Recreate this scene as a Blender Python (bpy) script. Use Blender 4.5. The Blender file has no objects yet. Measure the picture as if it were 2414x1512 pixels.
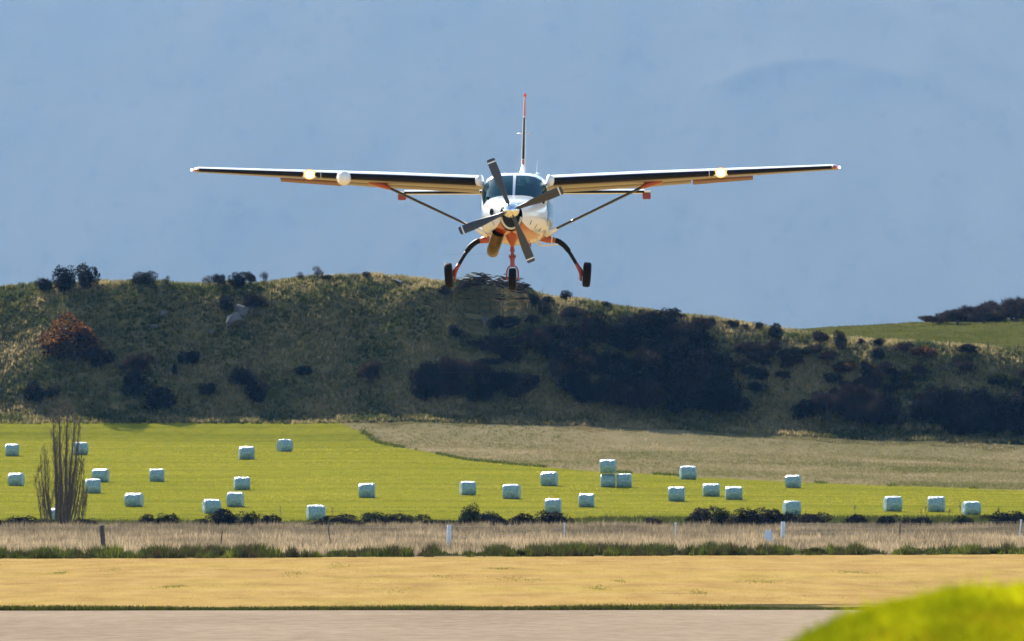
import bpy, math, random
import numpy as np
from mathutils import Vector, Matrix

# ------------------------------------------------------------------ camera, sky, sun, exposure
scene = bpy.context.scene
COL = scene.collection
F = 30175.0          # focal length in units of a 2414 px wide picture
HORIZON = 1130.0     # picture row of the eye level
EYE = 3.0            # height of the eye above the airfield
PLANE_Y = 312.7      # distance of the aircraft

cam_data = bpy.data.cameras.new("camera")
cam = bpy.data.objects.new("camera", cam_data)
COL.objects.link(cam)
cam_data.sensor_width = 36.0
cam_data.lens = 36.0 * F / 2414.0
cam_data.clip_start = 1.0
cam_data.clip_end = 40000.0
cam.location = (0, 0, EYE)
cam.rotation_euler = (math.radians(90) + math.atan((HORIZON - 756.0) / F), 0, 0)
cam_data.dof.use_dof = True
cam_data.dof.focus_distance = PLANE_Y - 1.5
cam_data.dof.aperture_fstop = 13.0
scene.camera = cam

SUN_EL = math.radians(33.0)
SUN_AZ = math.radians(24.0)      # behind the aircraft, to the left of the line of sight
world = bpy.data.worlds.new("World")
scene.world = world
world.use_nodes = True
wn, wl = world.node_tree.nodes, world.node_tree.links
wn.clear()
sky = wn.new("ShaderNodeTexSky")
sky.sky_type = 'NISHITA'
sky.sun_disc = False
sky.sun_elevation = SUN_EL
sky.sun_rotation = -SUN_AZ
sky.air_density = 1.2
sky.dust_density = 0.6
bgn = wn.new("ShaderNodeBackground")
bgn.inputs[1].default_value = 0.085
wo = wn.new("ShaderNodeOutputWorld")
wl.new(sky.outputs[0], bgn.inputs[0])
wl.new(bgn.outputs[0], wo.inputs[0])

sun_data = bpy.data.lights.new("sun", 'SUN')
sun_data.energy = 5.0
sun_data.angle = math.radians(0.53)
sun_data.color = (1.0, 0.93, 0.82)
sun = bpy.data.objects.new("sun", sun_data)
COL.objects.link(sun)
sun_dir = Vector((-math.sin(SUN_AZ) * math.cos(SUN_EL), math.cos(SUN_AZ) * math.cos(SUN_EL), math.sin(SUN_EL)))
sun.rotation_euler = sun_dir.to_track_quat('Z', 'Y').to_euler()

vs = scene.view_settings
vs.view_transform = 'Standard'
vs.look = 'None'
vs.gamma = 1.0
vs.exposure = 1.35
vs.use_curve_mapping = False
scene.cycles.use_denoising = True
scene.cycles.max_bounces = 7
scene.cycles.diffuse_bounces = 3
scene.cycles.transparent_max_bounces = 12
scene.cycles.volume_bounces = 1

rng = np.random.default_rng(7)
random.seed(7)

# ------------------------------------------------------------------ helpers: tags, objects, meshes
def tag(o, label=None, cat=None, group=None, kind=None):
    if label: o["label"] = label
    if cat: o["category"] = cat
    if group: o["group"] = group
    if kind: o["kind"] = kind
    return o

def empty(name, loc=(0, 0, 0)):
    o = bpy.data.objects.new(name, None)
    o.location = loc
    o.empty_display_size = 0.2
    COL.objects.link(o)
    return o

def link(name, mesh, parent=None):
    o = bpy.data.objects.new(name, mesh)
    COL.objects.link(o)
    if parent is not None:
        o.parent = parent
    return o

def np_mesh(name, verts, faces, mats=(), smooth=False, attrs=None, fmat=None):
    """verts (n,3), faces (m,k) with one k for the whole mesh"""
    verts = np.asarray(verts, dtype=np.float32)
    faces = np.asarray(faces, dtype=np.int32)
    me = bpy.data.meshes.new(name)
    m, k = faces.shape
    me.vertices.add(len(verts)); me.vertices.foreach_set("co", verts.ravel())
    me.loops.add(m * k); me.loops.foreach_set("vertex_index", faces.ravel())
    me.polygons.add(m)
    me.polygons.foreach_set("loop_start", np.arange(0, m * k, k, dtype=np.int32))
    me.polygons.foreach_set("loop_total", np.full(m, k, dtype=np.int32))
    for mt in mats: me.materials.append(mt)
    if fmat is not None: me.polygons.foreach_set("material_index", np.asarray(fmat, dtype=np.int32))
    if smooth: me.polygons.foreach_set("use_smooth", np.ones(m, dtype=bool))
    if attrs:
        for an, av in attrs.items():
            a = me.attributes.new(an, 'FLOAT', 'POINT')
            a.data.foreach_set("value", np.asarray(av, dtype=np.float32))
    me.update(calc_edges=True)
    return me

class MB:
    """collects simple solids into one mesh"""
    def __init__(s): s.v = []; s.f = []; s.m = []
    def add(s, vs_, fs_, mat=0):
        b = len(s.v); s.v += [tuple(p) for p in vs_]; s.f += [tuple(i + b for i in f) for f in fs_]; s.m += [mat] * len(fs_)
    def box(s, c, d, mat=0, rot=None):
        P = [Vector((sx * d[0] / 2, sy * d[1] / 2, sz * d[2] / 2)) for sz in (-1, 1) for sy in (-1, 1) for sx in (-1, 1)]
        if rot is not None: P = [rot @ p for p in P]
        P = [p + Vector(c) for p in P]
        s.add(P, [(0, 2, 3, 1), (4, 5, 7, 6), (0, 1, 5, 4), (2, 6, 7, 3), (0, 4, 6, 2), (1, 3, 7, 5)], mat)
    def tube(s, path, radii, n=8, mat=0, caps=True, flat=1.0, axis=None):
        path = [Vector(p) for p in path]
        if not hasattr(radii, '__len__'): radii = [radii] * len(path)
        rings = []
        up = Vector(axis) if axis is not None else Vector((0.13, 0.97, 0.21))
        for i, p in enumerate(path):
            t = (path[min(i + 1, len(path) - 1)] - path[max(i - 1, 0)]).normalized()
            a = up - t * up.dot(t)
            if a.length < 1e-4: a = Vector((1, 0, 0)) - t * t.x
            a.normalize(); b = t.cross(a)
            rings.append([p + (a * math.cos(2 * math.pi * k / n) * flat + b * math.sin(2 * math.pi * k / n)) * radii[i] for k in range(n)])
        vs_ = [q for r in rings for q in r]
        fs_ = [(i * n + k, i * n + (k + 1) % n, (i + 1) * n + (k + 1) % n, (i + 1) * n + k) for i in range(len(path) - 1) for k in range(n)]
        if caps: fs_ += [tuple(range(n))[::-1], tuple((len(path) - 1) * n + k for k in range(n))]
        s.add(vs_, fs_, mat)
    def lathe(s, prof, n=24, origin=(0, 0, 0), M=None, mat=0):
        """prof: list of (r, h) turned round local Y (h along y)"""
        vs_ = []
        for r, h in prof:
            for k in range(n):
                a = 2 * math.pi * k / n
                p = Vector((r * math.cos(a), h, r * math.sin(a)))
                if M is not None: p = M @ p
                vs_.append(p + Vector(origin))
        fs_ = [(i * n + k, i * n + (k + 1) % n, (i + 1) * n + (k + 1) % n, (i + 1) * n + k) for i in range(len(prof) - 1) for k in range(n)]
        s.add(vs_, fs_, mat)
    def mesh(s, name, mats, smooth=False):
        me = bpy.data.meshes.new(name)
        me.from_pydata(s.v, [], s.f)
        for mt in mats: me.materials.append(mt)
        me.polygons.foreach_set("material_index", s.m)
        if smooth: me.polygons.foreach_set("use_smooth", [True] * len(s.f))
        me.update()
        return me
    def build(s, name, mats, parent=None, smooth=False):
        if not isinstance(mats, (list, tuple)): mats = [mats]
        return link(name, s.mesh(name, mats, smooth), parent)

def autosmooth(o, deg=35):
    me = o.data
    me.polygons.foreach_set("use_smooth", [True] * len(me.polygons))
    me.set_sharp_from_angle(angle=math.radians(deg))
    return o

# value noise on arrays
def _h(ix, iy, seed):
    n = (ix.astype(np.int64) * 374761393 + iy.astype(np.int64) * 668265263 + seed * 1442695041) & 0xFFFFFFFF
    n = ((n ^ (n >> 13)) * 1274126177) & 0xFFFFFFFF
    return ((n ^ (n >> 16)) & 0xFFFF) / 65535.0
def vnoise(x, y, seed=0):
    x = np.asarray(x, dtype=np.float64); y = np.asarray(y, dtype=np.float64)
    ix, iy = np.floor(x), np.floor(y); fx, fy = x - ix, y - iy
    fx = fx * fx * (3 - 2 * fx); fy = fy * fy * (3 - 2 * fy)
    a = _h(ix, iy, seed); b = _h(ix + 1, iy, seed); c = _h(ix, iy + 1, seed); d = _h(ix + 1, iy + 1, seed)
    return (a + (b - a) * fx) * (1 - fy) + (c + (d - c) * fx) * fy
def fbm(x, y, seed=0, octv=4):
    s = 0; amp = 0.5; tot = 0
    for o in range(octv):
        s = s + amp * vnoise(x * 2 ** o, y * 2 ** o, seed + 17 * o); tot += amp; amp *= 0.5
    return s / tot - 0.5

# ------------------------------------------------------------------ materials
def newmat(name):
    m = bpy.data.materials.new(name); m.use_nodes = True
    nt = m.node_tree; nt.nodes.clear()
    out = nt.nodes.new("ShaderNodeOutputMaterial")
    return m, nt, out
def ramp(nt, stops, interp='LINEAR'):
    r = nt.nodes.new("ShaderNodeValToRGB"); r.color_ramp.interpolation = interp
    e = r.color_ramp.elements
    while len(e) < len(stops): e.new(0.5)
    for el, (p, c) in zip(e, stops): el.position = p; el.color = (*c, 1)
    return r
def principled(name, color, rough=0.5, metal=0.0, coat=0.0, spec=0.5, noise=None, bump=None):
    m, nt, out = newmat(name)
    b = nt.nodes.new("ShaderNodeBsdfPrincipled")
    b.inputs["Base Color"].default_value = (*color, 1)
    b.inputs["Roughness"].default_value = rough
    b.inputs["Metallic"].default_value = metal
    b.inputs["Coat Weight"].default_value = coat
    b.inputs["Coat Roughness"].default_value = 0.06
    b.inputs["Specular IOR Level"].default_value = spec
    if noise or bump:
        tc = nt.nodes.new("ShaderNodeTexCoord")
    if noise:
        n = nt.nodes.new("ShaderNodeTexNoise"); n.inputs["Scale"].default_value = noise[0]; n.inputs["Detail"].default_value = 5
        nt.links.new(tc.outputs["Object"], n.inputs["Vector"])
        r = ramp(nt, [(0.3, tuple(c * (1 - noise[1]) for c in color)), (0.7, tuple(min(1, c * (1 + noise[1])) for c in color))])
        nt.links.new(n.outputs[0], r.inputs[0]); nt.links.new(r.outputs[0], b.inputs["Base Color"])
    if bump:
        n2 = nt.nodes.new("ShaderNodeTexNoise"); n2.inputs["Scale"].default_value = bump[0]; n2.inputs["Detail"].default_value = 4
        nt.links.new(tc.outputs["Object"], n2.inputs["Vector"])
        bp = nt.nodes.new("ShaderNodeBump"); bp.inputs["Strength"].default_value = bump[1]; bp.inputs["Distance"].default_value = bump[2]
        nt.links.new(n2.outputs[0], bp.inputs["Height"]); nt.links.new(bp.outputs[0], b.inputs["Normal"])
    nt.links.new(b.outputs[0], out.inputs[0])
    return m

def leafmat(name, stops, translucency=0.45, attr="tint"):
    """foliage and grass: diffuse plus light shining through, colour by per-tuft tint"""
    m, nt, out = newmat(name)
    a = nt.nodes.new("ShaderNodeAttribute"); a.attribute_name = attr
    r = ramp(nt, stops); nt.links.new(a.outputs["Fac"], r.inputs[0])
    d = nt.nodes.new("ShaderNodeBsdfDiffuse"); t = nt.nodes.new("ShaderNodeBsdfTranslucent")
    nt.links.new(r.outputs[0], d.inputs[0]); nt.links.new(r.outputs[0], t.inputs[0])
    mx = nt.nodes.new("ShaderNodeMixShader"); mx.inputs[0].default_value = translucency
    nt.links.new(d.outputs[0], mx.inputs[1]); nt.links.new(t.outputs[0], mx.inputs[2])
    nt.links.new(mx.outputs[0], out.inputs[0])
    return m

def groundmat(name, layers, rough=0.95, bump=None):
    """layers: [(scale xyz, detail, stops)] first is the base, later ones mixed on top by their own noise"""
    m, nt, out = newmat(name)
    tc = nt.nodes.new("ShaderNodeTexCoord")
    cur = None
    for i, (sc, det, stops, fac) in enumerate(layers):
        mp = nt.nodes.new("ShaderNodeMapping"); mp.inputs["Scale"].default_value = sc
        mp.inputs["Location"].default_value = (13.7 * i, 5.1 * i, 0)
        nt.links.new(tc.outputs["Object"], mp.inputs[0])
        n = nt.nodes.new("ShaderNodeTexNoise"); n.inputs["Scale"].default_value = 1.0; n.inputs["Detail"].default_value = det
        n.inputs["Roughness"].default_value = 0.6
        nt.links.new(mp.outputs[0], n.inputs["Vector"])
        r = ramp(nt, stops); nt.links.new(n.outputs[0], r.inputs[0])
        if cur is None: cur = r.outputs[0]
        else:
            mx = nt.nodes.new("ShaderNodeMix"); mx.data_type = 'RGBA'; mx.blend_type = 'MIX'; mx.inputs[0].default_value = fac
            nt.links.new(cur, mx.inputs[6]); nt.links.new(r.outputs[0], mx.inputs[7]); cur = mx.outputs[2]
    b = nt.nodes.new("ShaderNodeBsdfDiffuse"); b.inputs["Roughness"].default_value = 0.3
    nt.links.new(cur, b.inputs["Color"]); nt.links.new(b.outputs[0], out.inputs[0])
    return m

# aircraft
def paint_cowl():
    """white paint with the orange chin of the nose: the edge of the paint runs as a curve"""
    m, nt, out = newmat("aircraft_paint")
    tc = nt.nodes.new("ShaderNodeTexCoord"); sp = nt.nodes.new("ShaderNodeSeparateXYZ")
    nt.links.new(tc.outputs["Object"], sp.inputs[0])
    def math_(op, a, b=None):
        n = nt.nodes.new("ShaderNodeMath"); n.operation = op
        for i, x in enumerate((a, b)):
            if x is None: continue
            if isinstance(x, (int, float)): n.inputs[i].default_value = x
            else: nt.links.new(x, n.inputs[i])
        return n.outputs[0]
    ax = math_('ABSOLUTE', sp.outputs[0])
    e = math_('POWER', 2.71828, math_('MULTIPLY', math_('MAXIMUM', math_('SUBTRACT', ax, 0.20), -0.03), -4.2))
    edge = math_('ADD', -1.315, math_('MULTIPLY', e, 0.47))      # local height of the paint edge
    low = math_('LESS_THAN', sp.outputs[2], edge)
    front = math_('LESS_THAN', sp.outputs[1], -0.30)
    chin = math_('MULTIPLY', low, front)
    fac = chin
    mx = nt.nodes.new("ShaderNodeMix"); mx.data_type = 'RGBA'
    mx.inputs[6].default_value = (0.74, 0.76, 0.78, 1); mx.inputs[7].default_value = (0.42, 0.060, 0.008, 1)
    nt.links.new(fac, mx.inputs[0])
    b = nt.nodes.new("ShaderNodeBsdfPrincipled")
    nt.links.new(mx.outputs[2], b.inputs["Base Color"])
    b.inputs["Roughness"].default_value = 0.22; b.inputs["Coat Weight"].default_value = 0.6; b.inputs["Coat Roughness"].default_value = 0.04
    nt.links.new(b.outputs[0], out.inputs[0])
    return m
M_PAINT = paint_cowl()
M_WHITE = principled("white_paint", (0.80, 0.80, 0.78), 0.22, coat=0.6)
M_UNDER = principled("underside_shade_brown", (0.12, 0.085, 0.066), 0.3, coat=0.3)  # white underside: shade and warm ground bounce put into a brown colour
M_ORANGE = principled("orange_paint", (0.36, 0.048, 0.008), 0.28, coat=0.4)
M_RED = principled("red_enamel", (0.25, 0.016, 0.008), 0.35, coat=0.3)
M_BOOT = principled("black_rubber_boot", (0.004, 0.004, 0.006), 0.5, spec=0.18)
M_TYRE = principled("tyre_rubber", (0.004, 0.004, 0.005), 0.75, spec=0.2, bump=(60, 0.3, 0.01))
M_CHROME = principled("polished_metal", (0.85, 0.86, 0.88), 0.06, metal=1.0)
M_EXH = principled("heat_tinted_steel", (0.12, 0.085, 0.036), 0.32, metal=1.0, noise=(6, 0.35))
M_BLADE = principled("propeller_grey", (0.045, 0.047, 0.05), 0.45)
M_STRIPE = principled("propeller_white", (0.7, 0.7, 0.7), 0.45)
M_DARK = principled("dark_interior", (0.012, 0.014, 0.016), 0.8)
M_CREAM = principled("cream_lip", (0.72, 0.63, 0.42), 0.3, coat=0.3)
M_STEEL = principled("bare_metal", (0.55, 0.55, 0.54), 0.3, metal=1.0)
def glassmat():
    m, nt, out = newmat("tinted_glass")
    t = nt.nodes.new("ShaderNodeBsdfTransparent"); t.inputs[0].default_value = (0.08, 0.30, 0.36, 1)
    g = nt.nodes.new("ShaderNodeBsdfGlossy"); g.inputs[0].default_value = (0.75, 0.95, 1.0, 1); g.inputs["Roughness"].default_value = 0.03
    lw = nt.nodes.new("ShaderNodeFresnel"); lw.inputs[0].default_value = 1.52
    mx = nt.nodes.new("ShaderNodeMixShader")
    df = nt.nodes.new("ShaderNodeBsdfDiffuse"); df.inputs[0].default_value = (0.004, 0.065, 0.088, 1)
    m2 = nt.nodes.new("ShaderNodeMixShader"); m2.inputs[0].default_value = 0.5
    nt.links.new(t.outputs[0], m2.inputs[1]); nt.links.new(df.outputs[0], m2.inputs[2])
    nt.links.new(lw.outputs[0], mx.inputs[0]); nt.links.new(m2.outputs[0], mx.inputs[1]); nt.links.new(g.outputs[0], mx.inputs[2])
    nt.links.new(mx.outputs[0], out.inputs[0])
    return m
M_GLASS = glassmat()
def emit(name, col, s):
    m, nt, out = newmat(name)
    e = nt.nodes.new("ShaderNodeEmission"); e.inputs[0].default_value = (*col, 1); e.inputs[1].default_value = s
    nt.links.new(e.outputs[0], out.inputs[0]); return m
M_LAMP = emit("landing_lamp", (1.0, 0.90, 0.70), 45.0)
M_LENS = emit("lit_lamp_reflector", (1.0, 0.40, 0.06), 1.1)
M_NAV = emit("navigation_lamp", (1.0, 0.85, 0.7), 2.0)

# ------------------------------------------------------------------ terrain: one height function for field and hill
YF = 1110.0      # foot of the hill
U_FOOT = [-2000, 0, 700, 1000, 1500, 2000, 2414, 4500]
V_FOOT = [992, 990, 990, 985, 1000, 1028, 1043, 1060]
U_CR = [-2500, -600, 0, 110, 230, 320, 480, 590, 650, 750, 850, 960, 1060, 1150, 1270, 1400, 1500, 1600, 1700, 1780, 1850, 2000, 2150, 2300, 2414, 3000, 4500]
V_CR = [720, 690, 679, 679, 670, 668, 676, 677, 668, 657, 653, 660, 672, 686, 698, 718, 733, 747, 762, 772, 786, 800, 812, 822, 830, 850, 860]
U_FAR = [-2500, 1500, 1780, 1850, 2000, 2150, 2260, 2414, 2700, 4500]
V_FAR = [800, 800, 796, 783, 773, 764, 760, 754, 740, 735]
def u_at(x, Y): return 1207 + x * F / Y
def sst(t): t = np.clip(t, 0, 1); return t * t * (3 - 2 * t)
def terrain(x, Y):
    x = np.asarray(x, dtype=np.float64); Y = np.asarray(Y, dtype=np.float64)
    u = 1207 + x * F / YF
    zfoot = EYE + (HORIZON - np.interp(u, U_FOOT, V_FOOT)) / F * YF
    t = np.clip((Y - 872) / (YF - 872), 0, 1)
    g0 = np.where(t < 0.12, t * t / 0.24, t - 0.06) / 0.94
    zfield = zfoot * (0.80 * g0 + 0.20 * np.clip((t - 0.93) / 0.07, 0, 1) ** 1.5)
    bulge = 1.6 * fbm(x / 26, Y / 40, 5, 2) * sst((Y - 900) / 120) * (1 - sst((Y - 1085) / 25))
    zfield = zfield + 0.35 * bulge
    zcr = EYE + (HORIZON - np.interp(u, U_CR, V_CR)) / F * (YF + 20)
    h = zcr - zfoot
    D = h * np.interp(u, [-500, 0, 130, 300, 900, 1550, 1750, 2000, 2414], [2.2, 2.1, 1.85, 1.64, 1.72, 1.72, 1.9, 2.05, 2.15]) + 1.2 * fbm(x / 9, 0 * x, 31, 3) * 4
    w = (Y - YF) / D
    # face: nearly straight with rounded foot and crest
    e = 0.16
    wc = np.clip(w, 0, 1)
    f = np.where(wc < e, wc * wc / (2 * e), np.where(wc > 1 - 2 * e, 1 - 1.5 * e - (1 - wc) ** 2 / (4 * e) + e * 0.0, wc - e / 2)) / (1 - 1.5 * e)
    face = zfoot + h * f
    zfar = EYE + (HORIZON - np.interp(1207 + x * F / 1270, U_FAR, V_FAR)) / F * 1270
    back = np.clip((Y - YF - D) / (1270 - YF - D), 0, 1)
    right = sst((u - 1700) / 160)
    zback = zcr + (zfar - zcr) * sst(back) * right - (1 - right) * 1.5 * sst(back)
    zback = zback - np.clip((Y - 1270) / 700, 0, 1) ** 1.0 * zback * sst((Y - 1270) / 700)
    z = np.where(w <= 0, zfield, np.where(w <= 1, face, zback))
    rough = sst((Y - YF + 4) / 8) * (1 - 0.7 * sst((Y - 1150) / 30))
    z = z + rough * (0.95 * fbm(x / 6, Y / 4, 11, 4) + 0.30 * fbm(x / 1.1, Y / 0.9, 12, 2))
    return z + 0.012 * sst((Y - 850) / 15)
def place(u, v, y0=880.0, y1=1330.0):
    """where the sight line through picture point (u, v) meets the ground"""
    if v >= 1238:
        Y = EYE * F / (v - HORIZON); return ((u - 1207) / F * Y, Y, 0.0)
    Ys = np.arange(y0, y1, 0.25)
    xs = (u - 1207) / F * Ys; zr = EYE + (HORIZON - v) / F * Ys
    zt = terrain(xs, Ys)
    hit = np.nonzero(zt >= zr)[0]
    if len(hit) == 0:
        i = int(np.argmin(zr - zt))
    else: i = int(hit[0])
    return (float(xs[i]), float(Ys[i]), float(zt[i]))
def flat(u, Y): return ((u - 1207) / F * Y, Y, 0.0)

# edge between the mown field and the rough pasture
EDGE_UV = [(0, 989), (400, 989), (780, 992), (860, 1022), (960, 1058), (1100, 1085), (1250, 1099), (1400, 1112), (1620, 1124), (1870, 1137), (2140, 1147), (2414, 1157)]
EDGE = [place(u, v) for u, v in EDGE_UV]
EX = np.array([-600, -60] + [p[0] for p in EDGE] + [60, 600]); EYv = np.array([YF, YF] + [p[1] for p in EDGE] + [EDGE[-1][1] - 4, 930])
def edge_y(x): return np.minimum(np.interp(x, EX, EYv), YF - 0.5) + 0.9 * fbm(np.asarray(x) / 3.0, 0 * np.asarray(x), 41, 3)

cols = np.concatenate([-np.geomspace(700, 56, 24)[:-1], np.arange(-56, 56.01, 0.42), np.geomspace(56, 700, 24)[1:]])
rows = np.concatenate([np.arange(848, 1104, 0.9), np.arange(1104, 1142, 0.25), np.arange(1142, 1160, 0.8), np.arange(1160, 1290, 3), np.linspace(1290, 2400, 24)])
GX, GY = np.meshgrid(cols, rows)
GZ = terrain(GX, GY)
nx, ny = len(cols), len(rows)
ii = np.arange((ny - 1) * (nx - 1)); r_, c_ = ii // (nx - 1), ii % (nx - 1)
quads = np.stack([r_ * nx + c_, r_ * nx + c_ + 1, (r_ + 1) * nx + c_ + 1, (r_ + 1) * nx + c_], 1)
cx = (cols[c_] + cols[c_ + 1]) / 2; cy = (rows[r_] + rows[r_ + 1]) / 2
in_field = cy < edge_y(cx)
allv = np.stack([GX.ravel(), GY.ravel(), GZ.ravel()], 1)
def submesh(name, mask, mats):
    q = quads[mask]; used, inv = np.unique(q, return_inverse=True)
    return np_mesh(name, allv[used], inv.reshape(q.shape), mats, smooth=True)

M_FIELD = groundmat("mown_grass", [
    ((0.035, 0.022, 0.1), 5, [(0.36, (0.1367, 0.1421, 0.0123)), (0.7, (0.2418, 0.2155, 0.0228))], 1),
    ((0.015, 0.30, 0.1), 4, [(0.36, (0.1004, 0.1173, 0.0114)), (0.5, (0.1916, 0.1861, 0.0190)), (0.62, (0.2595, 0.2356, 0.0247))], 0.72),
    ((1.0, 0.5, 1), 4, [(0.3, (0.0818, 0.0981, 0.0114)), (0.6, (0.2418, 0.2182, 0.0209))], 0.3)])
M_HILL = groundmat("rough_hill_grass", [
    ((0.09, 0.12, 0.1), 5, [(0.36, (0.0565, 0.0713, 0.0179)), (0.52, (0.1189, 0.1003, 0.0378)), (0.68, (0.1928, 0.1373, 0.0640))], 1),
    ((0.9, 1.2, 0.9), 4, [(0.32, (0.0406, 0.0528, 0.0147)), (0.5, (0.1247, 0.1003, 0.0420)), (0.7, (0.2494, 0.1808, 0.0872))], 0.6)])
tag(link("hay_field", submesh("hay_field", in_field, [M_FIELD])), kind="structure")
in_past = (~in_field) & (1207 + cx * F / YF > 1790 + 60 * fbm(cx / 4, cy / 6, 61, 3)) & (cy > YF + 23 + 8 * fbm(cx / 5, 0 * cx, 62, 3))
M_PAST = groundmat("upper_pasture_green", [((0.12, 0.05, 0.1), 4, [(0.3, (0.0525, 0.0600, 0.0110)), (0.7, (0.1150, 0.1056, 0.0264))], 1)])
in_rough = (~in_field) & (cy < YF - 4 + 12 * fbm(cx / 7, cy / 20, 63, 3))
M_ROUGH = groundmat("tan_rough_pasture", [
    ((0.05, 0.035, 0.1), 4, [(0.35, (0.1313, 0.1260, 0.0385)), (0.52, (0.2063, 0.1680, 0.0792)), (0.68, (0.2500, 0.1944, 0.1012))], 1),
    ((0.5, 0.25, 0.5), 4, [(0.32, (0.1250, 0.1140, 0.0440)), (0.66, (0.2625, 0.2040, 0.1100))], 0.4)])
tag(link("rough_pasture", submesh("rough_pasture", in_rough, [M_ROUGH])), kind="structure")
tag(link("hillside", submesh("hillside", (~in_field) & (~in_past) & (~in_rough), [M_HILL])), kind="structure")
tag(link("upper_pasture", submesh("upper_pasture", in_past, [M_PAST])), kind="structure")

# flat airfield and the land out to the mountain
def sheet(name, x0, x1, y0, y1, z, mat, nx=2, ny=2, wob=None):
    xs, ys = np.linspace(x0, x1, nx), np.linspace(y0, y1, ny)
    X, Y = np.meshgrid(xs, ys)
    if wob is not None: Y = wob(X, Y, np.linspace(0, 1, ny)[:, None])
    i = np.arange((ny - 1) * (nx - 1)); r, c = i // (nx - 1), i % (nx - 1)
    q = np.stack([r * nx + c, r * nx + c + 1, (r + 1) * nx + c + 1, (r + 1) * nx + c], 1)
    o = link(name, np_mesh(name, np.stack([X.ravel(), Y.ravel(), np.full(X.size, z)], 1), q, [mat]))
    return tag(o, kind="structure")
M_GROUND = groundmat("plain_grass", [((0.01, 0.01, 0.01), 5, [(0.3, (0.10, 0.10, 0.04)), (0.7, (0.17, 0.14, 0.07))], 1)])
M_VERGE = groundmat("dry_yellow_grass", [
    ((0.16, 0.022, 0.1), 5, [(0.34, (0.34, 0.190, 0.072)), (0.48, (0.385, 0.250, 0.090)), (0.58, (0.42, 0.290, 0.072)), (0.70, (0.30, 0.265, 0.065))], 1),
    ((0.035, 0.05, 0.1), 4, [(0.36, (0.32, 0.165, 0.065)), (0.5, (0.385, 0.245, 0.090)), (0.62, (0.43, 0.30, 0.065))], 0.55),
    ((0.7, 0.07, 1), 5, [(0.36, (0.25, 0.165, 0.060)), (0.5, (0.38, 0.25, 0.09)), (0.64, (0.47, 0.33, 0.12))], 0.5)])
M_TALLG = groundmat("pale_grass_soil", [((0.4, 0.1, 0.4), 5, [(0.3, (0.10, 0.08, 0.055)), (0.7, (0.17, 0.14, 0.09))], 1)])
M_PAVE = groundmat("worn_pavement", [
    ((0.35, 0.03, 0.3), 4, [(0.3, (0.2773, 0.2039, 0.1386)), (0.7, (0.3530, 0.2702, 0.1880))], 1),
    ((0.10, 0.05, 0.3), 4, [(0.38, (0.2359, 0.1742, 0.1176)), (0.62, (0.3768, 0.2881, 0.2027))], 0.5),
    ((2.0, 0.4, 3), 5, [(0.35, (0.2239, 0.1653, 0.1113)), (0.65, (0.3889, 0.3009, 0.2121))], 0.4)], rough=0.8)
sheet("ground", -15000, 15000, -2500, 25000, 0.0, M_GROUND)
def y_pave(x): return 293.0 + 0.10 * x + 1.4 * fbm(np.asarray(x) / 4, 0 * np.asarray(x), 71, 3)
def y_weeds(x): return 496.0 + 0.75 * np.asarray(x) + 5 * fbm(np.asarray(x) / 6, 0 * np.asarray(x), 73, 3)
sheet("runway", -260, 260, 60, 296, 0.004, M_PAVE, 600, 12, lambda X, Y, t: 60 + (y_pave(X) - 60) * t)
sheet("dry_grass_verge", -260, 260, 296, 500, 0.008, M_VERGE, 600, 12, lambda X, Y, t: y_pave(X) + (y_weeds(X) - y_pave(X)) * t)
sheet("rough_grass_strip", -260, 260, 500, 846, 0.012, M_TALLG, 500, 12, lambda X, Y, t: y_weeds(X) + (846 - y_weeds(X)) * t)

# mountain
MD = 17500.0
mc = np.concatenate([np.linspace(-12000, -2000, 60)[:-1], np.linspace(-2000, 2000, 300), np.linspace(2000, 12000, 60)[1:]])
mr = np.concatenate([np.linspace(MD, MD + 2400, 170), np.linspace(MD + 2400, MD + 7400, 60)[1:]])
MX, MY = np.meshgrid(mc, mr)
rise = np.clip((MY - MD) / 5600, 0, 1)
spur = 1 - np.abs(2 * vnoise((MX + 0.35 * (MY - MD)) / 900, MY / 3800, 91) - 1)
spur2 = 1 - np.abs(2 * vnoise((MX - 0.5 * (MY - MD)) / 340, MY / 1100, 92) - 1)
MZ = 2100 * rise ** 0.95 + rise * (45 * spur + 14 * spur2) * np.clip(rise * 6, 0, 1) + 9 * fbm(MX / 110, MY / 420, 93, 4) * np.clip(rise * 8, 0, 1)
MZ = MZ - 1000 * np.clip((MY - MD - 5600) / 1800, 0, 1)
def mt_y(v):            # depth at which the even slope crosses a picture row
    Ys = np.linspace(MD + 5, MD + 4000, 4000)
    return float(np.interp(0, 2100 * ((Ys - MD) / 5600) ** 0.95 - EYE - (HORIZON - v) / F * Ys, Ys))
for line, hgt, wid in (([(1700, 215), (1791, 174), (1890, 160), (1979, 163), (2068, 184), (2192, 213), (2369, 290), (2520, 360)], 8, 36), ([(1960, -60), (2029, 7), (2121, 53), (2280, 149), (2414, 205), (2560, 270)], 8, 36), ([(250, -60), (420, 60), (560, 150), (760, 330)], 4, 55), ([(1300, 60), (1420, 130), (1500, 240), (1640, 330)], 4, 50), ([(60, 260), (260, 360), (420, 480)], 4, 60)):
    P_ = [((u - 1207) / F * mt_y(v), mt_y(v)) for u, v in line]
    dmin = np.full(MX.shape, 1e9)
    for (x0, y0), (x1, y1) in zip(P_[:-1], P_[1:]):
        sy = 0.33                                     # the slope is seen foreshortened
        dx, dy = x1 - x0, (y1 - y0) * sy; L2 = dx * dx + dy * dy
        tt = np.clip(((MX - x0) * dx + (MY - y0) * sy * dy) / L2, 0, 1)
        dmin = np.minimum(dmin, np.hypot(MX - x0 - tt * dx, (MY - y0) * sy - tt * dy))
    MZ = MZ + hgt * np.exp(-dmin / wid)
MZ[0, :] = -0.5
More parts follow.
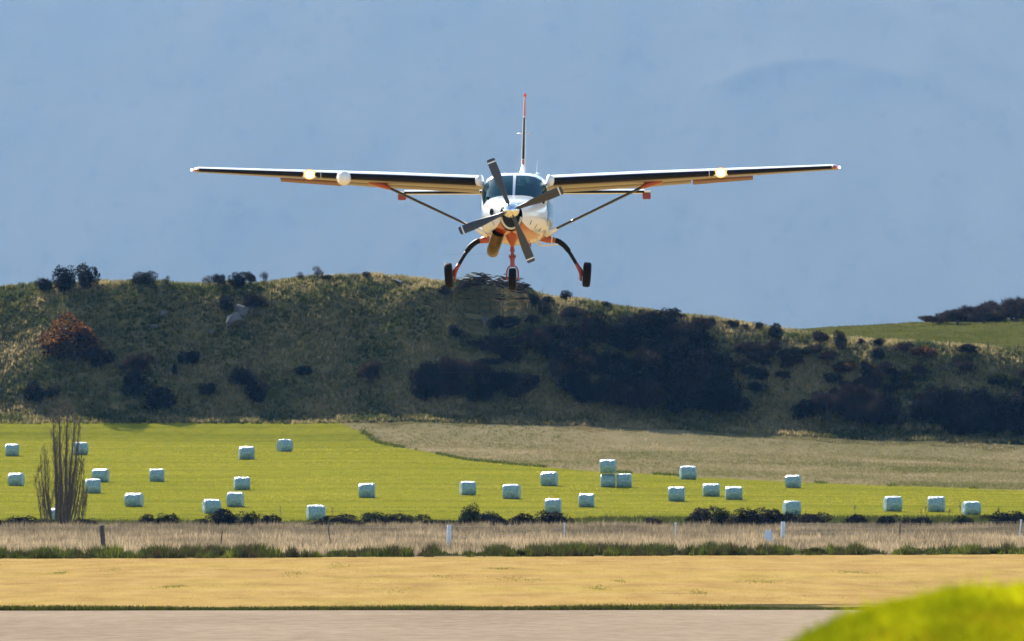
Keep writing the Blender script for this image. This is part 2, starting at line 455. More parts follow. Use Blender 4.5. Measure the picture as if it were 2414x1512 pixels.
i = np.arange((len(mr) - 1) * (len(mc) - 1)); r, c = i // (len(mc) - 1), i % (len(mc) - 1); n = len(mc)
mq = np.stack([r * n + c, r * n + c + 1, (r + 1) * n + c + 1, (r + 1) * n + c], 1)
M_MOUNT = groundmat("mountain_scrub", [
    ((0.0024, 0.0008, 0.0022), 6, [(0.36, (0.2412, 0.2020, 0.1064)), (0.5, (0.2547, 0.2120, 0.1121)), (0.66, (0.2682, 0.2220, 0.1178))], 1),
    ((0.030, 0.010, 0.012), 3, [(0.33, (0.1350, 0.1229, 0.0712)), (0.44, (0.2547, 0.2120, 0.1121)), (0.7, (0.2610, 0.2184, 0.1149))], 0.18)])
tag(link("mountain", np_mesh("mountain", np.stack([MX.ravel(), MY.ravel(), MZ.ravel()], 1), mq, [M_MOUNT], smooth=True)), kind="structure")

# haze
hz, nt, out = newmat("haze_air")
pv = nt.nodes.new("ShaderNodeVolumePrincipled")
pv.inputs["Color"].default_value = (0.15, 0.42, 0.93, 1)
pv.inputs["Density"].default_value = 1.42e-5
pv.inputs["Anisotropy"].default_value = 0.35
nt.links.new(pv.outputs[0], out.inputs["Volume"])
b = MB(); b.box((0, 11000, 1299), (31000, 28500, 2600))
tag(b.build("haze", hz), kind="stuff")

# grassy bank close to the camera
def bank_h(x, y):
    top = np.interp(x, [-2.9, -1.4, 0.2, 0.853, 0.907, 0.987, 1.12, 1.247, 1.38, 1.513, 1.6, 2.7, 6, 10], [0.0, 0.7, 1.95, 2.405, 2.435, 2.478, 2.543, 2.584, 2.610, 2.625, 2.632, 2.66, 2.5, 0.0])
    along = sst((y - 27) / 12) * (1 - sst((y - 42) / 13))
    return top * along + 0.03 * fbm(x * 5, y * 2, 51, 3) * along
bx_, by_ = np.linspace(-3.1, 10, 180), np.linspace(26, 56, 120)
BX, BY = np.meshgrid(bx_, by_); BZ = bank_h(BX, BY) + 0.006
i = np.arange(179 * 119); r, c = i // 179, i % 179
bq = np.stack([r * 180 + c, r * 180 + c + 1, (r + 1) * 180 + c + 1, (r + 1) * 180 + c], 1)
M_BANK = groundmat("bank_grass", [((1.2, 1.2, 1.2), 4, [(0.3, (0.140, 0.126, 0.004)), (0.7, (0.259, 0.193, 0.005))], 1)])
tag(link("grass_bank", np_mesh("grass_bank", np.stack([BX.ravel(), BY.ravel(), BZ.ravel()], 1), bq, [M_BANK], smooth=True)), kind="structure")

# ------------------------------------------------------------------ grass as tufts of blades
def tufts(name, x, y, z, h, w, blades, mat, lean=0.5, spread=0.15, tint=None, label=None):
    """every tuft: a few bent blades, one triangle each"""
    n = len(x); B = blades
    az = rng.uniform(0, 2 * np.pi, (n, B)); fa = rng.uniform(0, 2 * np.pi, (n, B))
    hh = h[:, None] * rng.uniform(0.55, 1.1, (n, B)); ll = lean * hh * rng.uniform(0.1, 1.0, (n, B))
    off = spread * np.sqrt(rng.uniform(0, 1, (n, B))); oa = rng.uniform(0, 2 * np.pi, (n, B))
    bx = x[:, None] + off * np.cos(oa); by = y[:, None] + off * np.sin(oa); bz = np.repeat(z[:, None], B, 1) - 0.01
    ww = w * rng.uniform(0.6, 1.3, (n, B)) / 2
    p1 = np.stack([bx - ww * np.cos(fa), by - ww * np.sin(fa), bz], -1)
    p2 = np.stack([bx + ww * np.cos(fa), by + ww * np.sin(fa), bz], -1)
    p3 = np.stack([bx + ll * np.cos(az), by + ll * np.sin(az), bz + hh], -1)
    v = np.stack([p1, p2, p3], 2).reshape(-1, 3)
    f = np.arange(len(v)).reshape(-1, 3)
    if tint is None: tint = rng.uniform(0, 1, n)
    tt = np.clip(tint[:, None] + rng.normal(0, 0.12, (n, B)), 0, 1)
    tv = np.repeat(tt.reshape(-1), 3)
    o = link(name, np_mesh(name, v, f, [mat], attrs={"tint": tv}))
    return tag(o, label, "grass" if label else None, None, "stuff")

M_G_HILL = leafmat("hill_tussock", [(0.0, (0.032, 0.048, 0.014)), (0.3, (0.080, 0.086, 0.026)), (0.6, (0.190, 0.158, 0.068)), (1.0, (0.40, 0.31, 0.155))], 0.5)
M_G_ROUGH = leafmat("rough_pasture_blade", [(0.0, (0.075, 0.085, 0.022)), (0.4, (0.14, 0.125, 0.05)), (0.7, (0.21, 0.17, 0.09)), (1.0, (0.29, 0.235, 0.14))], 0.5)
M_G_FIELD = leafmat("field_grass", [(0.0, (0.1497, 0.1595, 0.0133)), (0.6, (0.2390, 0.2255, 0.0209)), (1.0, (0.3181, 0.2723, 0.0342))], 0.55)
M_G_PALE = leafmat("pale_dry_grass", [(0.0, (0.10, 0.082, 0.054)), (0.5, (0.215, 0.165, 0.102)), (1.0, (0.40, 0.305, 0.185))], 0.5)
M_G_VERGE = leafmat("yellow_dry_grass", [(0.0, (0.34, 0.19, 0.075)), (0.5, (0.40, 0.265, 0.095)), (0.85, (0.42, 0.31, 0.075)), (1.0, (0.22, 0.22, 0.04))], 0.5)
M_G_WEED = leafmat("weed_green", [(0.0, (0.055, 0.035, 0.022)), (0.35, (0.045, 0.055, 0.014)), (0.75, (0.085, 0.11, 0.014)), (1.0, (0.20, 0.19, 0.04))], 0.35)
M_G_BANK = leafmat("bank_blades", [(0.0, (0.1120, 0.1392, 0.0030)), (0.5, (0.2464, 0.2552, 0.0040)), (1.0, (0.4480, 0.4176, 0.0070))], 0.6)

def scatter(n, x0, x1, y0, y1): return rng.uniform(x0, x1, n), rng.uniform(y0, y1, n)
# hill face and crest
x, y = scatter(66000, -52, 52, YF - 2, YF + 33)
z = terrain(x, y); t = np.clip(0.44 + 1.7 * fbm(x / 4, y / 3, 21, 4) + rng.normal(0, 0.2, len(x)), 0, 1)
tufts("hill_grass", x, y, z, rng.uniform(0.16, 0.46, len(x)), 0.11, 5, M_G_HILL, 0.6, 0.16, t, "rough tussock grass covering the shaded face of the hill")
# upper right pasture and plateau
x, y = scatter(9000, 10, 56, YF + 10, 1275); m = (u_at(x, y) > 1800)
x, y = x[m], y[m]; z = terrain(x, y)
tufts("upper_pasture_grass", x, y, z, rng.uniform(0.08, 0.2, len(x)), 0.10, 4, leafmat("pasture_green", [(0, (0.045, 0.055, 0.010)), (1, (0.10, 0.095, 0.026))], 0.5), 0.7, 0.3, None, "short green pasture grass on the slope beyond the thicket")
# rough pasture between field and hill
x, y = scatter(60000, -48, 52, 940, YF + 1); m = y > edge_y(x) + 0.1; x, y = x[m], y[m]
z = terrain(x, y); t = np.clip(0.58 + 1.4 * fbm(x / 11, y / 16, 23, 4) + rng.normal(0, 0.12, len(x)), 0, 1)
tufts("rough_pasture_grass", x, y, z, rng.uniform(0.08, 0.20, len(x)), 0.09, 4, M_G_ROUGH, 0.7, 0.25, t, "tan and olive rough grass between the bale field and the hill")
# dark fringe along the edge of the mown field
x = rng.uniform(-13, 50, 5200); x = x[vnoise(x / 1.7, 0 * x, 81) + 0.5 * vnoise(x / 0.6, 0 * x, 82) > 0.62 + 0.25 * sst((x - 5) / 10)]; y = edge_y(x) + rng.normal(0.3, 0.9, len(x)); z = terrain(x, y)
tufts("field_edge_grass", x, y, z, rng.uniform(0.08, 0.30, len(x)), 0.09, 4, M_G_WEED, 0.6, 0.25, np.clip(rng.normal(0.62, 0.2, len(x)), 0, 1), "dark unmown grass fringe along the edge of the bale field")
# mown field
x, y = scatter(70000, -46, 46, 850, YF); m = y < edge_y(x); x, y = x[m], y[m]
z = terrain(x, y); t = np.clip(0.5 + 2.2 * fbm(x / 14, y / 4.0, 25, 4) + rng.normal(0, 0.1, len(x)), 0, 1)
tufts("field_grass", x, y, z, rng.uniform(0.04, 0.11, len(x)), 0.09, 3, M_G_FIELD, 0.8, 0.25, t, "bright yellow-green mown grass of the bale field")
# pale tall grass strip
x, y = scatter(60000, -36, 36, 505, 800); m = y > y_weeds(x) + 6; x, y = x[m], y[m]
t = np.clip(0.66 + 1.5 * fbm(x / 3, y / 14, 27, 4) - 0.42 * sst((y - 590) / 90) + rng.normal(0, 0.12, len(x)), 0, 1)
tufts("tall_dry_grass", x, y, 0 * x + 0.012, rng.uniform(0.16, 0.5, len(x)) * (0.6 + 0.8 * vnoise(x / 1.3, y / 5, 28)), 0.05, 5, M_G_PALE, 0.5, 0.2, t, "pale tall dry grass along the airfield fence")
# dry verge
x, y = scatter(60000, -26, 26, 292, 520); m = (y > y_pave(x) + 0.3) & (y < y_weeds(x)); x, y = x[m], y[m]
t = np.clip(0.48 + 2.2 * fbm(x / 4, y / 30, 29, 4) + rng.normal(0, 0.06, len(x)), 0, 1)
tufts("verge_grass", x, y, 0 * x + 0.008, rng.uniform(0.01, 0.035, len(x)), 0.045, 3, M_G_VERGE, 1.5, 0.3, t, "short golden dry grass between the runway and the weeds")
# green weeds here and there in the verge
cxs, cys = [], []
for u, v in ((800, 1335), (1180, 1342), (1250, 1368), (1410, 1386), (1465, 1372), (1195, 1365), (260, 1345), (140, 1352), (700, 1352), (1040, 1360), (1640, 1398), (1790, 1372), (2010, 1350), (400, 1385), (940, 1395)):
    Yq = EYE * F / (v - HORIZON); nq = int(rng.integers(30, 110))
    cxs.append((u - 1207) / F * Yq + rng.normal(0, rng.uniform(0.10, 0.35), nq)); cys.append(Yq + rng.normal(0, rng.uniform(2.5, 6), nq))
x, y = np.concatenate(cxs), np.concatenate(cys)
tufts("verge_weeds", x, y, 0 * x + 0.008, rng.uniform(0.02, 0.05, len(x)), 0.035, 3, M_G_WEED, 1.0, 0.1, np.clip(rng.normal(0.95, 0.15, len(x)), 0, 1), "small green weed patches dotted over the golden dry verge")
# dark edge of the pavement
x = rng.uniform(-18, 18, 16000); k = vnoise(x / 2.2, 0 * x, 75); y = y_pave(x) + rng.uniform(-0.3, 0.9, len(x))
tufts("pavement_edge_grass", x, y, 0 * x + 0.008, rng.uniform(0.05, 0.13, len(x)) * (0.5 + 0.8 * k), 0.03, 4, M_G_WEED, 0.6, 0.1, np.clip(rng.normal(0.38, 0.15, len(x)), 0, 1), "low dark grass along the edge of the pavement")
# weeds between verge and tall grass
x = rng.uniform(-30, 30, 60000); y = y_weeds(x) + rng.uniform(-2, 8, len(x))
k = 0.45 * vnoise(x / 0.8, y / 4.5, 77) + 0.55 * vnoise(x / 0.22, y / 1.4, 78) + 0.30 * fbm(x / 4, y / 30, 76, 2)
keep = k > 0.44; x, y, k = x[keep], y[keep], k[keep]
tufts("weed_strip", x, y, 0 * x + 0.012, np.clip((k - 0.40) * 1.7, 0.06, 0.55) * rng.uniform(0.6, 1.15, len(x)), 0.05, 4, M_G_WEED, 0.6, 0.1, np.clip(rng.normal(0.36, 0.18, len(x)) + 1.3 * fbm(x / 0.9, y / 5, 79, 3), 0, 1), "low green and reddish weeds between the dry verge and the fence")
# bank blades
x, y = scatter(90000, -0.3, 2.8, 35, 44); z = bank_h(x, y)
t = np.clip(0.52 + 1.9 * fbm(x * 5.0, y / 0.9, 53, 3) + rng.normal(0, 0.1, len(x)), 0, 1)
hb_ = rng.uniform(0.015, 0.04, len(x)) * (0.6 + 1.1 * vnoise(x * 9, y * 2.2, 54)); hb_[rng.uniform(0, 1, len(x)) < 0.02] *= 2.0
tufts("bank_grass", x, y, z, hb_, 0.008, 3, M_G_BANK, 1.2, 0.03, t, "bright out-of-focus green grass on the bank beside the runway")

# ------------------------------------------------------------------ shrubs
def shrub_mesh(seed, kind, mat, n_leaf=2600, leaf=0.055):
    """unit shrub: 1 wide, 1 deep, 1 high, base at z = 0; leaf clumps over several lobes and twigs breaking the outline"""
    g = np.random.default_rng(seed)
    nl = g.integers(7, 12)
    lob = []
    for k in range(nl):
        a = g.uniform(0, 2 * np.pi); rr = 0.30 * np.sqrt(g.uniform(0, 1)); cz = g.uniform(0.22, 0.66) * (1 - 0.5 * rr)
        lob.append((rr * np.cos(a), rr * np.sin(a), cz, g.uniform(0.16, 0.27)))
    lob = np.array(lob)
    w = lob[:, 3] ** 2; w /= w.sum()
    idx = g.choice(nl, n_leaf, p=w)
    d = g.normal(size=(n_leaf, 3)); d /= np.linalg.norm(d, axis=1)[:, None]
    if kind == 'twiggy': d[:, 2] = np.abs(d[:, 2]) * 1.1
    rad = lob[idx, 3] * g.uniform(0.55, 1.12, n_leaf) ** 0.7
    c = lob[idx, :3] + d * rad[:, None]
    c[:, 2] = np.maximum(c[:, 2], g.uniform(0.0, 0.06, n_leaf))
    c[:, 2] *= 1 / 0.88
    s = leaf * g.uniform(0.5, 1.3, n_leaf)
    a1 = g.normal(size=(n_leaf, 3)); a1 /= np.linalg.norm(a1, axis=1)[:, None]
    a2 = np.cross(a1, g.normal(size=(n_leaf, 3))); a2 /= np.linalg.norm(a2, axis=1)[:, None]
    if kind == 'twiggy':
        a1 = d * 0.6 + np.array([0, 0, 0.9]) + 0.35 * g.normal(size=(n_leaf, 3)); a1 /= np.linalg.norm(a1, axis=1)[:, None]
        a2 = np.cross(a1, g.normal(size=(n_leaf, 3))); a2 /= np.linalg.norm(a2, axis=1)[:, None]
        A = a1 * (s * 2.4)[:, None]; Bv = a2 * (s * 0.28)[:, None]
    else:
        A = a1 * s[:, None]; Bv = a2 * (s * 0.75)[:, None]
    v = np.stack([c - A * 0.5 - Bv * 0.5, c + Bv * 0.5, c + A * 0.9], 1).reshape(-1, 3)
    tint = np.repeat(np.clip(0.45 + 0.16 * g.normal(size=nl)[idx] + 0.22 * g.normal(size=n_leaf), 0, 1), 3)
    f = np.arange(len(v)).reshape(-1, 3)
    return np_mesh("shrub_foliage", v, f, [mat], attrs={"tint": tint})
def stem_mesh(seed, mat, n=7, out=0.30, top=0.62, r=0.018):
    g = random.Random(seed); b = MB()
    for k in range(n):
        a = g.uniform(0, 6.28); o = out * g.uniform(0.3, 1.0); h = top * g.uniform(0.7, 1.15)
        p0 = Vector((0.03 * math.cos(a), 0.03 * math.sin(a), -0.08)); p2 = Vector((o * math.cos(a), o * math.sin(a), h)); p1 = p0.lerp(p2, 0.5) + Vector((g.uniform(-.05, .05), g.uniform(-.05, .05), 0.06))
        b.tube([p0, p1, p2], [r, r * 0.7, r * 0.25], 4)
    return b.mesh("shrub_stems", [mat])
M_BARK = principled("bark", (0.055, 0.042, 0.034), 0.9)
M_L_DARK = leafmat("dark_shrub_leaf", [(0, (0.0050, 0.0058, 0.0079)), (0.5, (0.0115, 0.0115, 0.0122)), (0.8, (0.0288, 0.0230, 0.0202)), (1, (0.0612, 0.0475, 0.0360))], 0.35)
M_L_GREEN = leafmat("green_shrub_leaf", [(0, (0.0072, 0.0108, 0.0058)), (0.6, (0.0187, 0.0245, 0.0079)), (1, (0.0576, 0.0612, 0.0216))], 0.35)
M_L_BROWN = leafmat("brown_shrub_twig", [(0, (0.0130, 0.0094, 0.0115)), (0.6, (0.0331, 0.0230, 0.0202)), (1, (0.0936, 0.0648, 0.0432))], 0.35)
M_L_ORANGE = leafmat("autumn_leaf", [(0, (0.016, 0.010, 0.012)), (0.45, (0.050, 0.022, 0.014)), (0.7, (0.17, 0.068, 0.016)), (1, (0.40, 0.17, 0.03))], 0.45)
PROTO = {}
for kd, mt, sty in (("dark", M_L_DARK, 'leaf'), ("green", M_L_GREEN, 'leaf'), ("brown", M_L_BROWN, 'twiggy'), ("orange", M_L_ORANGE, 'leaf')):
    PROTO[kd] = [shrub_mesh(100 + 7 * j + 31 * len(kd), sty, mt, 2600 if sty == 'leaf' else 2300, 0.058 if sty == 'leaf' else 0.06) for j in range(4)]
PROTO["weed"] = [shrub_mesh(700 + j, "leaf", M_G_WEED, 1500, 0.075) for j in range(3)]
PROTO["bare"] = [shrub_mesh(900 + j, 'twiggy', M_L_BROWN, 420, 0.075) for j in range(3)]
STEMS = [stem_mesh(50 + j, M_BARK) for j in range(3)]
sr = random.Random(5)
def shrub(name, u, vb, wpx, hpx, kind, label, group=None, cat="shrub", pos=None, sink=0.08):
    x, y, z = pos if pos is not None else place(u, vb)
    k = y / F
    e = empty(name, (x, y, z))
    e.rotation_euler = (0, 0, sr.uniform(0, 6.28))
    W, H = wpx * k * 1.24, hpx * k * 1.10
    fo = link("foliage", sr.choice(PROTO[kind]), e); fo.scale = (W, W, H * (1 + sink)); fo.location = (0, 0, -H * sink)
    st = link("stem", sr.choice(STEMS), e); st.scale = (W, W, H)
    return tag(e, label, cat, group)

# ridge line, left part
shrub("shrub", 112, 687, 46, 40, "dark", "small dark shrub leaning out at the left foot of the tall ridge-top clump")
shrub("shrub", 155, 686, 66, 62, "dark", "broad dark shrub in the middle of the tall ridge-top clump")
shrub("shrub", 205, 686, 56, 64, "dark", "tall rounded dark shrub at the right end of the ridge-top clump")
shrub("shrub", 344, 671, 58, 32, "dark", "low spiky dark shrub standing alone on the ridge right of the tall clump")
shrub("shrub", 394, 674, 18, 20, "bare", "thin bare twigs on the ridge beside the lone spiky shrub")
shrub("shrub", 492, 676, 30, 26, "bare", "sparse brown twiggy shrub on the ridge, leafless on one side")
shrub("shrub", 517, 677, 28, 29, "brown", "small reddish-brown shrub on the ridge beside a round dark one")
shrub("shrub", 564, 679, 50, 40, "dark", "round dense dark shrub on the ridge above the grey rocks")
shrub("shrub", 590, 678, 26, 36, "brown", "thin brown shrub pressed against the round dark ridge shrub")
shrub("shrub", 622, 674, 22, 30, "bare", "forked bare shrub on the ridge right of the round dark one")
shrub("shrub", 707, 660, 22, 16, "bare", "tiny bare shrub on the rising ridge crest")
shrub("shrub", 749, 658, 30, 27, "bare", "leafless upright shrub near the top of the ridge")
shrub("shrub", 770, 660, 28, 11, "dark", "flat dark shrub just below the leafless one near the ridge top")
shrub("shrub", 864, 655, 20, 15, "dark", "small dark shrub at the very top of the ridge")
shrub("shrub", 911, 662, 14, 10, "bare", "tiny twiggy plant on the ridge right of its highest point")
for u, vb, w, h in ((1336, 708, 28, 24), (1430, 727, 28, 17), (1512, 739, 20, 12), (1578, 749, 52, 24), (1608, 752, 24, 14), (1667, 772, 34, 28), (1640, 764, 22, 14), (1726, 770, 30, 16), (1785, 776, 28, 18), (1755, 774, 18, 10)):
    shrub("shrub", u, vb, w, h, "dark", "small dark shrub on the falling right-hand ridge line", "shrubs along the falling ridge line")
shrub("shrub", 1826, 803, 36, 40, "dark", "dark upright shrub where the ridge meets the green upper pasture")
for u, vb, w, h in ((1062, 698, 56, 26), (1130, 704, 70, 30), (1180, 712, 60, 28), (1243, 722, 56, 34), (1290, 716, 36, 16), (1210, 700, 40, 20)):
    shrub("shrub", u, vb, w, h, sr.choice(["brown", "dark"]), "purplish shrub just under the crest below the aircraft", "shrubs under the crest below the aircraft")
# hillside, left part
shrub("shrub", 170, 850, 120, 104, "orange", "large orange autumn-leaved shrub on the hillside", cat="shrub")
shrub("shrub", 128, 846, 60, 66, "orange", "low orange shrub growing into the left side of the large autumn one")
shrub("shrub", 188, 858, 84, 70, "brown", "purplish-brown shrub growing in front of the large orange autumn one")
shrub("shrub", 236, 872, 62, 52, "dark", "dark shrub at the lower right foot of the orange autumn shrub")
shrub("shrub", 326, 892, 80, 50, "brown", "purplish-brown twiggy shrub, topmost of three in a downhill row")
shrub("shrub", 324, 934, 62, 62, "dark", "dark rounded shrub, middle one of three in a downhill row")
shrub("shrub", 372, 967, 72, 56, "dark", "dark rounded shrub, lowest of three in a downhill row")
shrub("shrub", 440, 860, 50, 42, "dark", "lone round dark shrub on the open hillside")
shrub("shrub", 411, 888, 12, 30, "dark", "narrow upright dark shrub on the open hillside")
shrub("shrub", 568, 907, 76, 40, "dark", "wide dark shrub with a smaller round one just below it")
shrub("shrub", 606, 950, 54, 50, "dark", "round dark shrub just below the wide one on the open hillside")
shrub("shrub", 493, 932, 42, 30, "dark", "small squat dark shrub left of the round pair on the hillside")
shrub("shrub", 534, 734, 32, 40, "dark", "dark upright shrub immediately left of the upper grey rock")
shrub("shrub", 598, 730, 58, 34, "brown", "brown shrub immediately right of the upper grey rock")
shrub("shrub", 84, 952, 48, 52, "dark", "dark shrub above the poplar on the lower hillside")
shrub("shrub", 124, 937, 38, 26, "dark", "low dark shrub touching the one above the poplar")
shrub("shrub", 714, 887, 38, 24, "dark", "faint small dark shrub in the middle of the bare slope")
shrub("shrub", 874, 910, 54, 52, "brown", "brown and dark shrub left of the big lower thicket")
# central thicket
def fill(n, poly, wr, hr, kinds, label, group, seed, dy=0.0):
    g = random.Random(seed); pts = []; tries = 0
    us = [p[0] for p in poly]; vs2 = [p[1] for p in poly]
    def inside(u, v):
        c = False; j = len(poly) - 1
        for i in range(len(poly)):
            if (poly[i][1] > v) != (poly[j][1] > v) and u < (poly[j][0] - poly[i][0]) * (v - poly[i][1]) / (poly[j][1] - poly[i][1]) + poly[i][0]: c = not c
            j = i
        return c
    while len(pts) < n and tries < 6000:
        tries += 1
        u, v = g.uniform(min(us), max(us)), g.uniform(min(vs2), max(vs2))
        if not inside(u, v): continue
        if any(abs(u - a) < wr[0] * 0.55 and abs(v - b) < hr[0] * 0.5 for a, b in pts): continue
        pts.append((u, v))
        kd = g.choice(kinds); lk = {"dark": "dark leafy", "brown": "brown twiggy", "green": "dull green leafy"}[kd]
        shrub("shrub", u, v, g.uniform(*wr), g.uniform(*hr), kd, lk + " " + label, lk + " " + group)
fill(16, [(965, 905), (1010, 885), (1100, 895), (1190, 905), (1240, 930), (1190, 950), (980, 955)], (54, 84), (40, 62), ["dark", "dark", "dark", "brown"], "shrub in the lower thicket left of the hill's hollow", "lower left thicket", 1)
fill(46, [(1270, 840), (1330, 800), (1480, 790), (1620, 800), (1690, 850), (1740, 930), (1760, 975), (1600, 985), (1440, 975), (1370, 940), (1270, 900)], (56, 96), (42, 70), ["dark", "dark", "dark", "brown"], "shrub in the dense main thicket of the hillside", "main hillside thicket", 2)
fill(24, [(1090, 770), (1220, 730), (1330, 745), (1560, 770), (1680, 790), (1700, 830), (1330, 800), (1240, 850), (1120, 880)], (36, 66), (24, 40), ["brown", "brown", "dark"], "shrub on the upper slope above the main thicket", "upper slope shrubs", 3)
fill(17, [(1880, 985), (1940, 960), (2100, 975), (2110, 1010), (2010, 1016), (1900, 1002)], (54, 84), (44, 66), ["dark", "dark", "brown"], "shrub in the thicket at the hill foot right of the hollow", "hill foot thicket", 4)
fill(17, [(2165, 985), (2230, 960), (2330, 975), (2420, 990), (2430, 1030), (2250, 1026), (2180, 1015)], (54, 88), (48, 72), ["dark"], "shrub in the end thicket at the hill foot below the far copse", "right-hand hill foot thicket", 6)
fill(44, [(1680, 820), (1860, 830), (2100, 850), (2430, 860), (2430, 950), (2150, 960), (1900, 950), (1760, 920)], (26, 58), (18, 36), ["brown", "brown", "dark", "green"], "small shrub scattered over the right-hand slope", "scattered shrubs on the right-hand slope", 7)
for u, vb, w, h, kd, lb in ((1928, 818, 50, 38, "brown", "brown shrub at the near edge of the green upper pasture"), (1980, 824, 30, 46, "dark", "narrow upright dark shrub on the edge of the upper pasture"),
        (2067, 818, 34, 22, "dark", "small round dark shrub standing in the upper pasture"), (2030, 815, 18, 14, "brown", "tiny brown shrub in the upper pasture"),
        (2130, 838, 40, 28, "brown", "brown shrub left of the orange-tinged one above the right slope"), (2180, 845, 60, 32, "orange", "orange-tinged shrub at the top of the right-hand slope"),
        (2285, 834, 54, 22, "dark", "flat dark shrub under the upper pasture fence"), (1990, 884, 52, 26, "orange", "small orange shrub on the right-hand slope")):
    shrub("shrub", u, vb, w, h, kd, lb)
# thicket on the far hill
g = random.Random(12)
for k in range(34):
    u = g.uniform(2205, 2450); f = min(1.0, (u - 2195) / 200)
    Y = g.uniform(1236, 1264); x = (u - 1207) / F * Y
    shrub("shrub", u, 0, g.uniform(44, 74), g.uniform(26, 40) * (0.55 + 0.85 * f), g.choice(["brown", "brown", "dark"]), "brownish shrub in the copse crowning the far green hill", "copse on the far hill", pos=(x, Y, float(terrain(x, Y))))
for u, h, w in ((2184, 14, 14), (2204, 13, 26), (2222, 16, 28)):
    Y = 1262.0; x = (u - 1207) / F * Y
    shrub("shrub", u, 0, w, h, "dark", "tiny shrub trailing off the copse on the far hill", "outliers of the far copse", pos=(x, Y, float(terrain(x, Y))))
# hedge row at the near edge of the field
hedge = [(48, 92, 24), (15, 60, 20), (345, 32, 26), (392, 54, 28), (378, 30, 20), (520, 70, 40), (548, 30, 26), (470, 60, 14), (582, 50, 34), (628, 62, 26), (752, 60, 14), (800, 78, 24), (838, 40, 20), (880, 64, 32), (930, 62, 28), (975, 56, 26), (1030, 70, 18), (1105, 54, 46), (1140, 56, 38),
         (1180, 40, 24), (1228, 66, 30), (1292, 60, 34), (1325, 46, 34), (1662, 72, 42), (1705, 56, 38), (1755, 80, 42), (1815, 74, 40), (1868, 42, 32), (1918, 76, 28), (2015, 56, 26), (2100, 56, 26), (2150, 66, 26), (2180, 56, 20), (2262, 54, 24), (2325, 50, 24), (2372, 74, 34), (2405, 46, 32), (110, 40, 14), (205, 60, 18)]
for u, w, h in hedge:
    Y = sr.uniform(770, 800)
    hb = (EYE * F / Y + HORIZON) - 1247          # the strip of tall grass hides their feet
    kd = sr.choice(["dark", "dark", "green"])
    shrub("hedge_shrub", u, 0, w * 1.1, (h + max(0, hb)) * 1.12 + 5, kd, "low %s shrub in the broken hedge row before the bale field" % {"dark": "blackish", "green": "dull green"}[kd], "%s hedge row shrubs before the bale field" % {"dark": "blackish", "green": "dull green"}[kd], pos=flat(u, Y))
for u, w, h in ((1540, 46, 20),):
    shrub("hedge_shrub", u, 0, w, h + 4, "brown", "low reddish-brown shrub in a gap of the hedge row", pos=flat(u, 780))
# low green bank behind the hedge on the right
x = rng.uniform(-32, 36, 26000); y = rng.uniform(792, 842, len(x)); keep = rng.uniform(0, 1, len(x)) < np.interp(u_at(x, y), [0, 300, 700, 1300, 1400, 1700, 2414], [0.5, 0.5, 0.25, 0.35, 1.0, 0.9, 1.0])
x, y = x[keep], y[keep]
tufts("hedge_bottom_grass", x, y, 0 * x + 0.012, rng.uniform(0.5, 1.0, len(x)) * np.interp(u_at(x, y), [0, 1300, 1420, 2414], [0.5, 0.5, 0.74, 0.80]), 0.10, 4, M_G_WEED, 0.6, 0.2, np.clip(rng.normal(0.42, 0.15, len(x)), 0, 1), "dark green rank grass between the hedge shrubs")

# small weed domes of the near strip
for u, w, h, lb in ((1335, 60, 34, "rounded dark green weed clump with a dry tuft behind, near a white post"), (1650, 52, 30, "dark green weed clump at the foot of the dry grass left of the white marker"), (1232, 56, 24, "low dark green weed clump right of the thick white post"), (1690, 80, 24, "wide dark green weed clump left of the white marker board"), (1915, 70, 26, "bright green weed clump right of the white marker board"), (800, 64, 24, "reddish-brown weed clump at the foot of a thin dark fence post"), (80, 80, 26, "wide green weed clump near the poplar end of the weed strip"), (210, 60, 20, "brownish weed clump left of the dark wooden fence post"), (2150, 80, 26, "grey-green weed clump at the foot of a rusty fence post"), (2340, 90, 26, "long grey-green weed clump at the far end of the strip")):
    x, y, z = flat(u, float(y_weeds((u - 1207) / F * 505)) + 2)
    shrub("weed_clump", u, 0, w * 0.8, h * 0.72, "weed", lb, cat="weeds", pos=(x, y, 0.012))

# dead weed stalks along the hedge
M_STALK = principled("dead_stalk", (0.06, 0.045, 0.035), 0.9)
def stalk_mesh(seed):
    g = random.Random(seed); b = MB()
    tip = Vector((g.uniform(-.08, .08), 0, 1))
    b.tube([(0, 0, -0.02), tip * 0.5 + Vector((g.uniform(-.03, .03), 0, 0)), tip], [0.014, 0.011, 0.006], 5)
    for k in range(7):
        t = g.uniform(0.5, 1.0); p = tip * t; a = g.uniform(0, 6.28)
        b.tube([p, p + Vector((0.09 * math.cos(a), 0.09 * math.sin(a), 0.10))], [0.008, 0.014], 4)
    return b.mesh("weed_stalk", [M_STALK])
SM = [stalk_mesh(j) for j in range(3)]
for k, (u, h) in enumerate(((660, 1.0), (785, 0.95), (1650, 0.9), (1682, 1.0), (1700, 0.75), (2013, 1.1), (2170, 0.85), (2184, 1.0), (2236, 0.9), (2262, 1.25), (2285, 0.7), (2352, 1.0), (1430, 0.6), (945, 0.8))):
    o = link("weed_stalk", SM[k % 3]); o.location = flat(u, 818.0); o.scale = (1, 1, h * 1.25)
    tag(o, "dead brown weed stalk standing up behind the hedge row", "weed", "dead stalks behind the hedge row")

